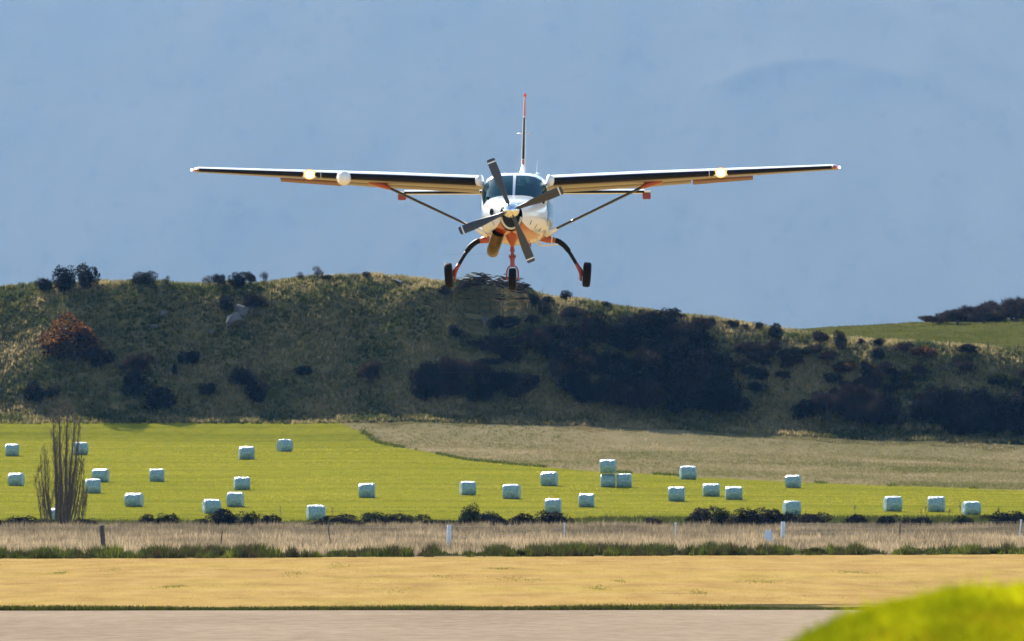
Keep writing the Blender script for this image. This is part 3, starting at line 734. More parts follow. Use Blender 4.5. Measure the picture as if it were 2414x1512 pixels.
# ------------------------------------------------------------------ rocks
M_ROCK = principled("grey_rock", (0.10, 0.10, 0.112), 0.9, noise=(2.2, 0.35), bump=(5, 0.6, 0.1))
def rock(u, v0, v1, w, label, seed, flatten=1.0):
    x, y, z = place(u, v1); k = y / F
    g = np.random.default_rng(seed)
    import bmesh
    bm = bmesh.new(); bmesh.ops.create_icosphere(bm, subdivisions=4, radius=0.5)
    planes = [(Vector(g.normal(size=3)).normalized(), float(g.uniform(0.22, 0.38))) for _ in range(9)]
    for vtx in bm.verts:
        c = vtx.co
        q = 1 + 0.55 * float(fbm(np.array([c.x * 1.7 + seed]), np.array([c.z * 1.7 + c.y * 1.3]), seed, 3)[0])
        vtx.co = c * q
        for nrm, dd in planes:
            e_ = vtx.co.dot(nrm) - dd
            if e_ > 0: vtx.co -= nrm * e_
    me = bpy.data.meshes.new("rock"); bm.to_mesh(me); bm.free(); me.materials.append(M_ROCK)
    o = link("rock", me); o.location = (x, y, z + (v1 - v0) * k * 0.35); o.scale = (w * k * 1.1, w * k * 0.8, (v1 - v0) * k * 1.35); o.rotation_euler = (0.2, 0.3, g.uniform(0, 3))
    autosmooth(o, 25)
    return tag(o, label, "rock")
rock(547, 739, 773, 52, "large flat grey rock, lower of two below the ridge", 3)
rock(573, 713, 743, 44, "grey rock half hidden between two shrubs below the ridge", 4)
rock(384, 734, 746, 28, "small pale rock slab on the upper slope", 5)
rock(363, 766, 776, 20, "tiny grey rock below the small pale slab", 6)
rock(497, 778, 788, 20, "tiny grey rock below and left of the large flat rock", 7)
rock(1144, 741, 756, 28, "lone pale rock on the slope below the aircraft", 8)
rock(942, 661, 670, 30, "flat pale outcrop on the ridge crest", 9)

# ------------------------------------------------------------------ wrapped bales
def wrapmat():
    m, nt, out = newmat("bale_wrap")
    tc = nt.nodes.new("ShaderNodeTexCoord")
    b_ = nt.nodes.new("ShaderNodeBsdfPrincipled")
    w = nt.nodes.new("ShaderNodeTexWave"); w.bands_direction = 'X'; w.inputs["Scale"].default_value = 3.2; w.inputs["Distortion"].default_value = 6; w.inputs["Detail"].default_value = 4; w.inputs["Detail Scale"].default_value = 2.5
    n = nt.nodes.new("ShaderNodeTexNoise"); n.inputs["Scale"].default_value = 7; n.inputs["Detail"].default_value = 5
    nt.links.new(tc.outputs["Object"], w.inputs["Vector"]); nt.links.new(tc.outputs["Object"], n.inputs["Vector"])
    ad = nt.nodes.new("ShaderNodeMath"); ad.operation = 'ADD'; nt.links.new(w.outputs[1], ad.inputs[0]); nt.links.new(n.outputs[0], ad.inputs[1])
    bp = nt.nodes.new("ShaderNodeBump"); bp.inputs["Strength"].default_value = 0.8; bp.inputs["Distance"].default_value = 0.04
    nt.links.new(ad.outputs[0], bp.inputs["Height"]); nt.links.new(bp.outputs[0], b_.inputs["Normal"])
    r = ramp(nt, [(0.35, (0.14, 0.27, 0.28)), (0.65, (0.32, 0.46, 0.46))]); nt.links.new(n.outputs[0], r.inputs[0]); nt.links.new(r.outputs[0], b_.inputs["Base Color"])
    b_.inputs["Roughness"].default_value = 0.28; b_.inputs["Coat Weight"].default_value = 0.4; b_.inputs["Coat Roughness"].default_value = 0.15
    nt.links.new(b_.outputs[0], out.inputs[0]); return m
M_WRAP = wrapmat()
def bale_mesh(seed):
    g = np.random.default_rng(seed)
    L, R = 0.585, 0.56
    prof = [(-1.0, 0.02), (-1.0, 0.55), (-0.995, 0.80), (-0.97, 0.90), (-0.91, 0.955), (-0.8, 0.985), (-0.5, 1.0), (-0.2, 1.005), (0.1, 1.0), (0.4, 1.005), (0.7, 0.995), (0.86, 0.97), (0.95, 0.92), (0.985, 0.82), (1.0, 0.55), (1.0, 0.02)]
    n = 40; V = []; Fq = []
    ph = g.uniform(0, 6.28)
    for i, (a, r) in enumerate(prof):
        for k in range(n):
            t = 2 * math.pi * k / n
            q = R * r * (1 + 0.02 * math.sin(3 * t + ph) + 0.06 * (float(vnoise(np.array([k * 0.55]), np.array([i * 0.7]), seed)) - 0.5) + 0.010 * g.normal())
            zz = q * math.sin(t); zz = max(zz, -0.46 + 0.02 * g.random())
            V.append((a * L * (1 + 0.02 * g.normal() * (r > 0.5)), q * math.cos(t) * 1.03, zz + 0.46))
    for i in range(len(prof) - 1):
        for k in range(n): Fq.append((i * n + k, i * n + (k + 1) % n, (i + 1) * n + (k + 1) % n, (i + 1) * n + k))
    me = bpy.data.meshes.new("wrapped_bale"); me.from_pydata(V, [], Fq); me.materials.append(M_WRAP)
    me.polygons.foreach_set("use_smooth", [True] * len(Fq)); me.update()
    return me
BALES = [bale_mesh(j) for j in range(12)]
bales = [(28, 1076, "wrapped bale well uphill beyond the poplar's outer side branches"), (38, 1146, "wrapped bale level with the poplar's side branches, downhill of another"), (237, 1137, "rear one of two overlapping wrapped bales beside the poplar"), (219, 1164, "front one of two overlapping wrapped bales beside the poplar"),
         (370, 1136, "lone wrapped bale uphill from the dark wooden fence post"), (316, 1195, "lone wrapped bale in the lower field between poplar and small hedge shrubs"), (581, 1084, "wrapped bale next to the askew one high up the field"), (570, 1156, "upper of two wrapped bales above the one hidden by a shrub"), (555, 1196, "lower of two wrapped bales, next to the one hidden by a shrub"),
         (745, 1228, "wrapped bale close behind the hedge row above a thin stake"), (865, 1174, "wrapped bale alone in the widest gap of the field"), (1103, 1168, "wrapped bale straight uphill from the thick white fence post by the hedge"), (1206, 1177, "wrapped bale with a rounded top between the thick white post and the stacked bales"), (1295, 1146, "wrapped bale uphill, nearest neighbour of the stacked bales on the poplar side"),
         (1304, 1212, "wrapped bale right behind the hedge near a slim white post"), (1383, 1196, "wrapped bale downhill in front of the stacked bales"), (1622, 1131, "wrapped bale against the dark grass fringe just past the stacked bales"), (1595, 1183, "wrapped bale uphill of a slim white post, downhill of the one at the fringe"), (1677, 1171, "wrapped bale of a close pair, the one nearer the stacked bales"), (1730, 1179, "wrapped bale of a close pair, the one nearer the white marker board"),
         (1870, 1151, "wrapped bale at the dark fringe uphill from the white marker board"), (1867, 1216, "wrapped bale directly behind the thick white post next to the marker board"), (2105, 1206, "wrapped bale behind a rusty fence post, first of a row of three"), (2208, 1207, "middle wrapped bale of a row of three behind dead weed stalks"), (2290, 1215, "last wrapped bale of the row of three, touching the hedge")]
br = random.Random(3)
def bale(u, vb, label, group=None, rot=None, dz=0.0, tilt=0.0, pos=None):
    x, y, z = pos if pos else place(u, vb)
    o = link("wrapped_bale", br.choice(BALES)); o.location = (x, y + 0.3, z + dz)
    o.rotation_euler = (0, tilt, br.uniform(-0.30, 0.30) if rot is None else rot)
    s = br.uniform(0.94, 1.06); o.scale = (s * (1 if br.random() < 0.5 else -1), s, br.uniform(0.95, 1.08))
    return tag(o, label, "hay bale", group)
for u, vb, lb in bales: bale(u, vb, lb, "wrapped bales lying singly on the field")
bale(189, 1073, "wrapped hay bale seen half behind the right side of the bare poplar")
bale(671, 1065, "wrapped hay bale turned askew, its round end showing, with a shadow beside it", rot=0.55)
bale(499, 1222, "wrapped hay bale with its foot hidden by a hedge shrub", pos=(((499 - 1207) / F * 905, 905, float(terrain(-21.2, 905)))))
bale(140, 1232, "wrapped hay bale hidden behind the stems of the bare poplar")
p = place(1433, 1149)
bale(0, 0, "wrapped hay bale carrying another one on top", pos=p, rot=0.02)
p2 = place(1469, 1149); p2 = (p[0] + 1.24, p[1] + 0.05, float(terrain(p[0] + 1.24, p[1])))
bale(0, 0, "wrapped hay bale pushed end to end against the stacked pair", pos=p2, rot=-0.02)
bale(0, 0, "wrapped hay bale lying on top of another one", pos=(p[0] + 0.02, p[1], p[2]), dz=1.04, rot=-0.05)

# ------------------------------------------------------------------ bare poplar
M_POP = principled("poplar_bark", (0.13, 0.088, 0.052), 0.9, noise=(5, 0.3))
def poplar(u, Y):
    e = empty("poplar_tree", flat(u, Y)); k = Y / F
    g = random.Random(77)
    tr, br_, tw = MB(), MB(), MB()
    def stem(b, bx, tx, h, r, lean_y=0.0, wob=0.08, segs=9, start=0.0):
        pts = []; rad = []
        y0 = g.uniform(-0.25, 0.25)
        for i in range(segs + 1):
            t = i / segs
            xx = bx + (tx - bx) * (t ** 0.8) + wob * math.sin(t * 5 + bx * 7) * (1 - t) + g.uniform(-.03, .03)
            pts.append(Vector((xx, y0 * (0.4 + t) + lean_y * t, start + h * t - 0.05 * (i == 0)))); rad.append(r * (1 - 0.86 * t) + 0.006)
        b.tube(pts, rad, 6); return pts, rad
    def twigs(pts, n, length, r, lo=0.15):
        for _ in range(n):
            t = g.uniform(lo, 1.0); i = min(int(t * (len(pts) - 1)), len(pts) - 2); f = t * (len(pts) - 1) - i
            p = pts[i].lerp(pts[i + 1], f); a = g.uniform(0, 6.28); L = length * g.uniform(0.45, 1.1) * (1.1 - 0.6 * t)
            o = g.uniform(0.14, 0.36) * L
            q1 = p + Vector((o * math.cos(a), o * math.sin(a), L * 0.45)); q2 = p + Vector((o * 1.15 * math.cos(a + .3), o * 1.15 * math.sin(a + .3), L))
            tw.tube([p, q1, q2], [r, r * 0.75, r * 0.35], 3, caps=False)
            for _k in range(3):
                s = q1.lerp(q2, g.uniform(-0.6, 0.7)); a2 = g.uniform(0, 6.28); L2 = L * 0.4
                tw.tube([s, s + Vector((0.16 * L2 * math.cos(a2), 0.16 * L2 * math.sin(a2), L2))], [r * 0.6, r * 0.3], 3, caps=False)
    P = lambda px: (px - u) * k
    main = [(138, 124, 7.0, 0.12), (146, 140, 7.5, 0.15), (152, 160, 7.6, 0.14), (158, 176, 7.2, 0.12), (141, 131, 5.6, 0.09), (160, 188, 6.6, 0.11)]
    for bx, tx, h, r in main:
        pts, _ = stem(tr, P(bx), P(tx), h, r); twigs(pts, 80, 1.3, 0.011, 0.15)
    side = [(104, 84, 3.0, 0.07), (112, 96, 4.3, 0.085), (118, 103, 5.0, 0.09), (126, 108, 4.6, 0.08), (110, 90, 3.6, 0.06), (166, 194, 4.9, 0.085), (172, 196, 4.2, 0.08), (178, 199, 3.5, 0.06), (186, 203, 2.6, 0.05), (192, 205, 2.2, 0.04), (160, 188, 4.4, 0.07)]
    for bx, tx, h, r in side:
        pts, _ = stem(br_, P(bx), P(tx), h, r * 0.7); twigs(pts, 46, 1.0, 0.010, 0.10)
    tr.build("trunk", M_POP, e, True); br_.build("branch", M_POP, e, True); tw.build("crown", M_POP, e)
    return tag(e, "tall bare multi-stemmed poplar with upright branches at the field edge", "tree")
poplar(145, 790.0)

# ------------------------------------------------------------------ fence along the airfield
M_WOOD = principled("weathered_wood", (0.085, 0.075, 0.065), 0.9, noise=(6, 0.3))
M_WPOST = principled("white_post_paint", (0.62, 0.66, 0.72), 0.6, noise=(8, 0.12))
M_RUST = principled("rusty_steel", (0.06, 0.035, 0.028), 0.7, noise=(9, 0.3))
M_WIRE = principled("fence_wire", (0.2, 0.2, 0.2), 0.5, metal=0.8)
fence = empty("post_and_wire_fence", flat(1207, 560))
tag(fence, "post and wire fence of dark and white posts in pale dry grass", "fence")
FO = Vector(fence.location)
posts = [(-22, 1240, 1303, 'thin'), (245, 1238, 1302, 'wood'), (519, 1250, 1298, 'thin'), (780, 1240, 1292, 'thin'), (1058, 1238, 1295, 'white'), (1330, 1233, 1280, 'slim'), (1592, 1232, 1280, 'slim'), (1845, 1230, 1280, 'white'), (2121, 1232, 1283, 'thin'), (2402, 1225, 1278, 'slim'), (2680, 1226, 1276, 'white')]
tops = []
for u, v0, v1, kd in posts:
    Y = EYE * F / (v1 - HORIZON); X = (u - 1207) / F * Y; h = (v1 - v0) / F * Y
    b = MB()
    lx = {245: -0.09, 519: 0.10, 780: -0.12, 2402: 0.10}.get(u, 0.02)
    base = Vector((X, Y, 0)) - FO
    if kd == 'wood': b.tube([base + Vector((0, 0, -.05)), base + Vector((lx * .5, 0, h * .5)), base + Vector((lx, 0, h * 0.985)), base + Vector((lx, 0, h))], [0.105, 0.10, 0.095, 0.07], 10); mt = M_WOOD; lb = "thick dark weathered wooden fence post"
    elif kd == 'white': b.tube([base + Vector((0, 0, -.05)), base + Vector((lx, 0, h * .97)), base + Vector((lx, 0, h))], [0.098, 0.092, 0.075], 12); b.box(base + Vector((lx, 0, h * 0.86)), (0.195, 0.195, 0.02)); mt = M_WPOST; lb = "thick white painted fence post"
    elif kd == 'slim': b.tube([base + Vector((0, 0, -.05)), base + Vector((lx, 0, h * .93)), base + Vector((lx, 0, h * .935)), base + Vector((lx, 0, h))], [0.034, 0.036, 0.055, 0.055], 8); mt = M_WPOST; lb = "slim white fence post with a small cap"
    else:
        b.box(base + Vector((lx * .5, 0, h * .5)), (0.022, 0.05, h), rot=Matrix.Rotation(lx / h, 3, 'Y')); b.box(base + Vector((lx * .5, 0.02, h * .5)), (0.05, 0.012, h), rot=Matrix.Rotation(lx / h, 3, 'Y')); mt = M_RUST; lb = "thin rusty steel fence standard"
    o = autosmooth(b.build("post", mt, fence)); o["label"] = lb
    tops.append((base, lx, h))
for j in range(4):
    b = MB(); f = 0.30 + 0.21 * j
    pth = []
    for (p0, lx, h), (p1, lx1, h1) in zip(tops[:-1], tops[1:]):
        for t in (0, 0.5):
            q = (p0 + Vector((lx * f, -0.02, h * f))).lerp(p1 + Vector((lx1 * f, -0.02, h1 * f)), t); pth.append(q - Vector((0, 0, 0.02 if t else 0)))
    b.tube(pth, 0.004, 4); b.build("wire", M_WIRE, fence)
# white airfield marker board
def marker():
    u, v0, v1 = 1811, 1250, 1281; Y = EYE * F / (1287 - HORIZON); k = Y / F
    e = empty("airfield_marker", flat(u, Y)); H = (v1 - v0) * k; base = 0.11
    wb, wt = 29 * k / 2, 13 * k / 2
    b = MB()
    for s in (-1, 1):
        y0 = s * 0.16; y1 = s * 0.02
        P = [(-wb, y0, base), (wb, y0, base), (wt, y1, base + H), (-wt, y1, base + H)]
        Q = [(a, c + s * 0.012, d) for a, c, d in P]; n = len(P)
        b.add(P + Q, [tuple(range(n)), tuple(range(2 * n - 1, n - 1, -1))] + [(i, i + n, (i + 1) % n + n, (i + 1) % n) for i in range(n)])
    b.build("board", M_WPOST, e)
    for s in (-1, 1):
        for t in (-1, 1):
            b = MB(); b.box((s * wb * 0.7, t * 0.15, base / 2), (0.04, 0.04, base + 0.04)); b.build("leg", M_WPOST, e)
    for s in (-1, 1):
        b = MB(); b.lathe([(0.0, -0.03), (0.025, -0.022), (0.032, 0.0), (0.025, 0.022), (0.0, 0.03)], 10, (s * wt * 0.7, 0, base + H + 0.02), Matrix.Rotation(math.pi / 2, 3, 'X')); b.build("knob", M_WHITE, e, True)
    return tag(e, "white tapered airfield marker board on short legs beside a white post", "marker")
marker()
# fence on the upper pasture
uf = empty("pasture_fence", (0, 0, 0)); 
pf = [place(u, v) for u, v in ((2150, 827), (2239, 826), (2330, 828), (2420, 832))]
uf.location = pf[1]
for q in pf:
    b = MB(); b.tube([(q[0] - pf[1][0], q[1] - pf[1][1], q[2] - pf[1][2] - 0.1), (q[0] - pf[1][0], q[1] - pf[1][1], q[2] - pf[1][2] + 0.75)], 0.06, 6); b.build("post", M_WOOD, uf)
b = MB(); b.tube([(q[0] - pf[1][0], q[1] - pf[1][1], q[2] - pf[1][2] + 0.6) for q in pf], 0.008, 4); b.build("wire", M_WIRE, uf)
tag(uf, "small post and wire fence across the green upper pasture", "fence")

# ------------------------------------------------------------------ the aircraft
AZ = 10.2
air = empty("light_aircraft", ((1213.6 - 1207) / F * PLANE_Y, PLANE_Y, AZ))
air.rotation_euler = (0, math.radians(-0.19), math.radians(-1.9))
tag(air, "white and orange high-wing single-propeller aircraft flying low with wheels down", "aircraft")
zz = lambda v, y: EYE + (HORIZON - v) * (PLANE_Y + y) / F - AZ      # local height of a picture row at depth y

# fuselage
RINGS = [(-2.76, .275, 9.69, 9.00, 9.40, 2.1, 2.1), (-2.62, .35, 9.73, 8.975, 9.40, 2.2, 2.1), (-2.3, .47, 9.78, 8.93, 9.39, 2.4, 2.1), (-1.9, .59, 9.825, 8.87, 9.38, 2.6, 2.1), (-1.5, .68, 9.86, 8.82, 9.37, 2.8, 2.1),
         (-1.1, .76, 9.89, 8.78, 9.36, 2.9, 2.15), (-0.85, .80, 9.915, 8.76, 9.35, 3.0, 2.2), (-0.64, .815, 10.07, 8.755, 9.35, 3.1, 2.2), (-0.43, .828, 10.21, 8.75, 9.34, 3.3, 2.2), (-0.22, .838, 10.335, 8.75, 9.33, 3.5, 2.2), (-0.04, .845, 10.42, 8.75, 9.32, 3.8, 2.2),
         (0.14, .85, 10.475, 8.745, 9.32, 4, 2.2), (0.40, .855, 10.49, 8.745, 9.32, 4, 2.2), (0.75, .855, 10.49, 8.745, 9.32, 4, 2.2), (1.0, .855, 10.49, 8.745, 9.32, 4, 2.2), (1.5, .855, 10.49, 8.745, 9.32, 4, 2.2), (1.75, .855, 10.49, 8.745, 9.32, 4, 2.2), (2.25, .855, 10.49, 8.75, 9.32, 4, 2.2), (2.5, .853, 10.49, 8.755, 9.33, 4, 2.2), (3.0, .845, 10.488, 8.77, 9.34, 3.9, 2.2),
         (3.6, .82, 10.48, 8.80, 9.38, 3.7, 2.2), (4.4, .75, 10.465, 8.91, 9.47, 3.4, 2.2), (5.4, .60, 10.44, 9.14, 9.63, 3.0, 2.2), (6.4, .42, 10.41, 9.42, 9.83, 2.6, 2.2), (7.4, .25, 10.36, 9.70, 10.0, 2.3, 2.1), (8.1, .13, 10.29, 9.91, 10.08, 2.1, 2.1), (8.42, .04, 10.2, 10.02, 10.11, 2, 2)]
SC = [0.012, .06, .12, .18, .24, .30, .355, .395, .455, .515, .575, .635, .70, .76, .82, .88, .94]
def half_section(hw, zt, zb, zc, nt_, nb_):
    a = np.linspace(0, math.pi, 400)
    s_, c_ = np.abs(np.sin(a)), np.cos(a)
    ex = np.where(c_ >= 0, nt_, nb_)
    X = hw * s_ ** (2 / ex); Z = zc + np.where(c_ >= 0, zt - zc, zc - zb) * np.sign(c_) * np.abs(c_) ** (2 / ex)
    d = np.concatenate([[0], np.cumsum(np.hypot(np.diff(X), np.diff(Z)))]); d /= d[-1]
    return np.interp(SC, d, X), np.interp(SC, d, Z), Z[-1]
FV = []; NS = len(SC); NR = 2 * NS + 1
for y, hw, zt, zb, zc, a_, b_ in RINGS:
    X, Z, zbot = half_section(hw, zt, zb, zc, a_, b_)
    FV += [(X[j], y, Z[j] - AZ) for j in range(NS)] + [(0, y, zbot - AZ)] + [(-X[j], y, Z[j] - AZ) for j in range(NS - 1, -1, -1)]
fus, ws, cw = [], {0: [], 1: []}, {}
for i in range(len(RINGS) - 1):
    y0, y1 = RINGS[i][0], RINGS[i + 1][0]
    for j in range(NR):
        j2 = (j + 1) % NR
        f = (i * NR + j, i * NR + j2, (i + 1) * NR + j2, (i + 1) * NR + j)
        side = 0 if j < NS else 1
        jj = j if j < NS else NR - 2 - j          # column index mirrored: between SC[jj] and SC[jj+1]
        if j == NR - 1: fus.append(f); continue   # centre post and roof spine
        if -0.86 < y0 and y1 < -0.03 and jj < 6: ws[side].append(f)
        elif jj in (8, 9) and ((y0, y1) in ((0.14, 0.40), (0.40, 0.75), (1.0, 1.5), (1.75, 2.25), (2.5, 3.0))) or (jj in (7, 8, 9) and -0.65 < y0 and y1 < 0.15):
            key = (side, 0 if y1 < 0.8 else 1 if y1 < 1.6 else 2 if y1 < 2.3 else 3); cw.setdefault(key, []).append(f)
        else: fus.append(f)
def sub(name, faces, mat, parent, recess=0.0, deg=40):
    used = sorted({k for f in faces for k in f}); mp = {k: n for n, k in enumerate(used)}
    me = bpy.data.meshes.new(name); me.from_pydata([FV[k] for k in used], [], [tuple(mp[k] for k in f) for f in faces]); me.materials.append(mat); me.update()
    return autosmooth(link(name, me, parent), deg)
body = sub("fuselage", fus, M_PAINT, air, deg=28)
for s in (0, 1): sub("windshield", ws[s], M_GLASS, air)
for kx, fs in cw.items(): sub("cabin_window", fs, M_GLASS, air)
# cabin interior
b = MB(); b.box((0, 0.95, -0.55), (1.5, 0.05, 1.1)); b.box((0, -0.62, -0.42), (1.35, 0.3, 0.22)); b.box((0, 0.1, -0.95), (1.5, 1.9, 0.05)); ci = b.build("cabin_interior", M_DARK, air)
for s in (-1, 1):
    b = MB(); b.box((s * 0.36, 0.45, -0.42), (0.44, 0.14, 0.62)); b.box((s * 0.36, 0.2, -0.72), (0.44, 0.5, 0.14)); b.box((s * 0.36, 0.46, -0.04), (0.26, 0.1, 0.16)); b.build("seat", M_DARK, ci)
# nose intake, spinner, propeller
SP = Vector((0.0, -2.80, zz(496.5, -3.0)))
b = MB()
arc = [(0.245 * math.cos(a), -2.80, SP.z - 0.10 + 0.335 * math.sin(a)) for a in np.linspace(math.pi + 0.15, 2 * math.pi - 0.15, 18)]
b.tube(arc, 0.028, 8)
inl = b.build("air_inlet", M_CREAM, air, True)
b = MB(); n = len(arc); b.add([(q[0] * 0.95, -2.785, q[2]) for q in arc], [tuple(range(n))]); b.build("duct", M_DARK, inl)
b = MB(); b.lathe([(0.0, -0.40), (0.05, -0.385), (0.11, -0.33), (0.165, -0.23), (0.20, -0.11), (0.215, 0.0), (0.215, 0.06), (0.0, 0.06)], 32, SP + Vector((0, -0.05, 0)))
prop = empty("propeller", SP); prop.parent = air
spn = link("spinner", b.mesh("spinner", [M_CHROME], True), air); spn.parent = prop; spn.location = -SP
autosmooth(spn, 50)
def blade_mesh():
    V = []; Fc = []; mi = []
    st = [(0.10, .085, 58, .055), (0.20, .09, 54, .05), (0.32, .12, 47, .036), (0.5, .17, 40, .026), (0.75, .22, 32, .020), (1.0, .235, 26, .015), (1.20, .225, 22, .012), (1.242, .222, 21.5, .012), (1.275, .22, 21, .012), (1.325, .205, 20, .010), (1.345, .16, 20, .007)]
    n = 12
    for r, c, pitch, th in st:
        p = math.radians(pitch)
        for k in range(n):
            a = 2 * math.pi * k / n
            cx_, ty = c / 2 * math.cos(a), th * math.sin(a)
            V.append((cx_ * math.cos(p) - ty * math.sin(p), cx_ * math.sin(p) + ty * math.cos(p), r))
    for i in range(len(st) - 1):
        for k in range(n):
            Fc.append((i * n + k, i * n + (k + 1) % n, (i + 1) * n + (k + 1) % n, (i + 1) * n + k)); mi.append(1 if i == 7 else 0)
    Fc.append(tuple((len(st) - 1) * n + k for k in range(n))); mi.append(0)
    me = bpy.data.meshes.new("blade"); me.from_pydata(V, [], Fc)
    me.materials.append(M_BLADE); me.materials.append(M_STRIPE); me.polygons.foreach_set("material_index", mi); me.update()
    return me
BM = blade_mesh()
for k in range(4):
    o = autosmooth(link("blade", BM, prop), 40); o.location = (0, -0.10, 0); o.rotation_euler = (0, math.radians(-21.6 + 90 * k), 0)
# small ports on the cowling
b = MB(); b.lathe([(0.0, -0.005), (0.075, -0.005), (0.09, 0.03), (0.09, 0.2)], 20, (-0.49, -2.36, zz(500, -2.3)), Matrix.Diagonal((0.55, 1, 0.95))); b.build("cooling_port", M_DARK, air, True)
# exhaust stack
b = MB(); EXP = [(-.34, -2.05, -1.22), (-.40, -1.92, -1.40), (-.455, -1.72, -1.55), (-.49, -1.45, -1.625), (-.50, -1.2, -1.66)]
b.tube(EXP, [.155, .155, .152, .148, .145], 20, caps=False)
b.tube([EXP[-1], EXP[-2], EXP[-3]], [.135, .137, .14], 20, caps=True)
b.build("exhaust_stack", M_EXH, air, True)
# nose gear
b = MB()
prof = [(zz(528, -1.9), .20, .40), (zz(545, -1.9), .19, .36), (zz(557, -1.9), .172, .30), (zz(566, -1.9), .125, .22), (zz(575, -1.9), .075, .15), (zz(583, -1.9), .045, .09)]
rr = 16
for i, (h, a, c) in enumerate(prof):
    for k in range(rr): b.v.append((a * math.cos(2 * math.pi * k / rr), -1.95 + c * math.sin(2 * math.pi * k / rr), h))
for i in range(len(prof) - 1):
    for k in range(rr): b.f.append((i * rr + k, i * rr + (k + 1) % rr, (i + 1) * rr + (k + 1) % rr, (i + 1) * rr + k)); b.m.append(0)
b.f.append(tuple((len(prof) - 1) * rr + k for k in range(rr))); b.m.append(0)
b.build("nose_gear_fairing", M_ORANGE, air, True)
ng = empty("nose_gear", (0, -1.95, zz(582, -1.9))); ng.parent = air
def zn(v): return zz(v, -1.95) - zz(582, -1.9)
b = MB()
b.tube([(0, 0, .06), (0, 0, zn(588)), (0, 0, zn(589)), (0, 0, zn(593)), (0, 0, zn(594)), (0, 0, zn(603))], [.05, .05, .062, .062, .04, .04], 14)
b.tube([(0, 0, zn(603)), (0, 0, zn(606)), (0, 0, zn(613)), (0, 0, zn(614)), (0, 0, zn(627)), (0, 0, zn(630))], [.05, .066, .066, .056, .062, .066], 14)
b.box((0.075, -0.02, zn(605)), (.03, .08, .07)); b.box((-0.075, -0.02, zn(605)), (.03, .08, .07))
b.tube([(0.035, 0.1, zn(600)), (0.02, 0.2, zn(612)), (0.035, 0.08, zn(625))], .02, 6); b.tube([(-0.035, 0.1, zn(600)), (-0.02, 0.2, zn(612)), (-0.035, 0.08, zn(625))], .02, 6)
autosmooth(b.build("strut", M_RED, ng))
b = MB(); fk = [(-.142, 0, zn(661)), (-.142, 0, zn(645)), (-.135, 0, zn(638)), (-.105, 0, zn(631)), (-.05, 0, zn(627.5)), (0, 0, zn(627)), (.05, 0, zn(627.5)), (.105, 0, zn(631)), (.135, 0, zn(638)), (.142, 0, zn(645)), (.142, 0, zn(661))]
b.tube(fk, .020, 8); b.tube([(-.165, 0, zn(658.5)), (.165, 0, zn(658.5))], .022, 8)
b.build("fork", M_RED, ng, True)
def wheel(parent, loc, R, W, camber, name="wheel"):
    e = empty(name, loc); e.parent = parent; e.rotation_euler = (0, camber, 0)
    b = MB(); hw = W / 2; n = 40
    prof = [(.52 * R, -hw * .62), (.62 * R, -hw * .88), (.78 * R, -hw), (.90 * R, -hw * .93), (.965 * R, -hw * .74), (.985 * R, -hw * .52), (.965 * R, -hw * .47), (.967 * R, -hw * .40), (.995 * R, -hw * .36), (1.0 * R, -hw * .10), (.972 * R, -hw * .07)]
    prof = prof + [(r, -h) for r, h in prof[::-1]]
    b.lathe(prof, n, (0, 0, 0), Matrix.Rotation(-math.pi / 2, 3, 'Z')); autosmooth(b.build("tyre", M_TYRE, e), 50)
    b = MB(); b.lathe([(0.0, -hw * .45), (.12 * R, -hw * .5), (.2 * R, -hw * .3), (.45 * R, -hw * .35), (.53 * R, -hw * .64), (.53 * R, hw * .64), (.45 * R, hw * .35), (.2 * R, hw * .3), (.12 * R, hw * .5), (0.0, hw * .45)], 24, (0, 0, 0), Matrix.Rotation(-math.pi / 2, 3, 'Z')); b.build("rim", M_STEEL, e, True)
    return e
wheel(ng, (0, 0, zn(658.5)), .272, .185, 0.0)
# main gear
for s in (-1, 1):
    g_ = empty("main_gear", (s * .80, 2.0, zz(567, 2))); g_.parent = air
    o3 = Vector((s * .80, 2.0, zz(567, 2)))
    def gp(x, v): return Vector((s * x, 2.0, zz(v, 2))) - o3
    b = MB(); b.tube([gp(.55, 558), gp(.74, 564), gp(.84, 566), gp(.93, 567.5)], [.11, .10, .082, .068], 12, flat=1.3); b.build("leg_fairing", M_ORANGE, g_, True)
    b = MB(); b.tube([gp(.90, 567.5), gp(.96, 568), gp(1.03, 571), gp(1.10, 576), gp(1.17, 582), gp(1.235, 590), gp(1.26, 593.5)], [.066, .067, .067, .067, .066, .064, .058], 14, axis=(0, 1, 0)); b.build("leg_sleeve", M_BOOT, g_, True)
    b = MB(); b.tube([gp(1.22, 588), gp(1.32, 603), gp(1.40, 616), gp(1.46, 626)], [.046, .045, .044, .043], 14, axis=(0, 1, 0)); b.build("leg", M_BOOT, g_, True)
    b = MB(); b.tube([gp(1.44, 622), gp(1.50, 632), gp(1.545, 640), gp(1.56, 646)], [.046, .052, .06, .055], 12, axis=(0, 1, 0)); b.tube([gp(1.52, 648.5), gp(1.72, 648.5)], .04, 10)
    b.box(gp(1.555, 652), (.05, .18, .24)); 
    for q in range(4): b.box(gp(1.525, 644 + 5 * q), (.04, .04, .025))
    b.build("brake", M_RED, g_, True)
    wheel(g_, gp(1.70, 648.5), .31, .195, math.radians(4.3) * s)
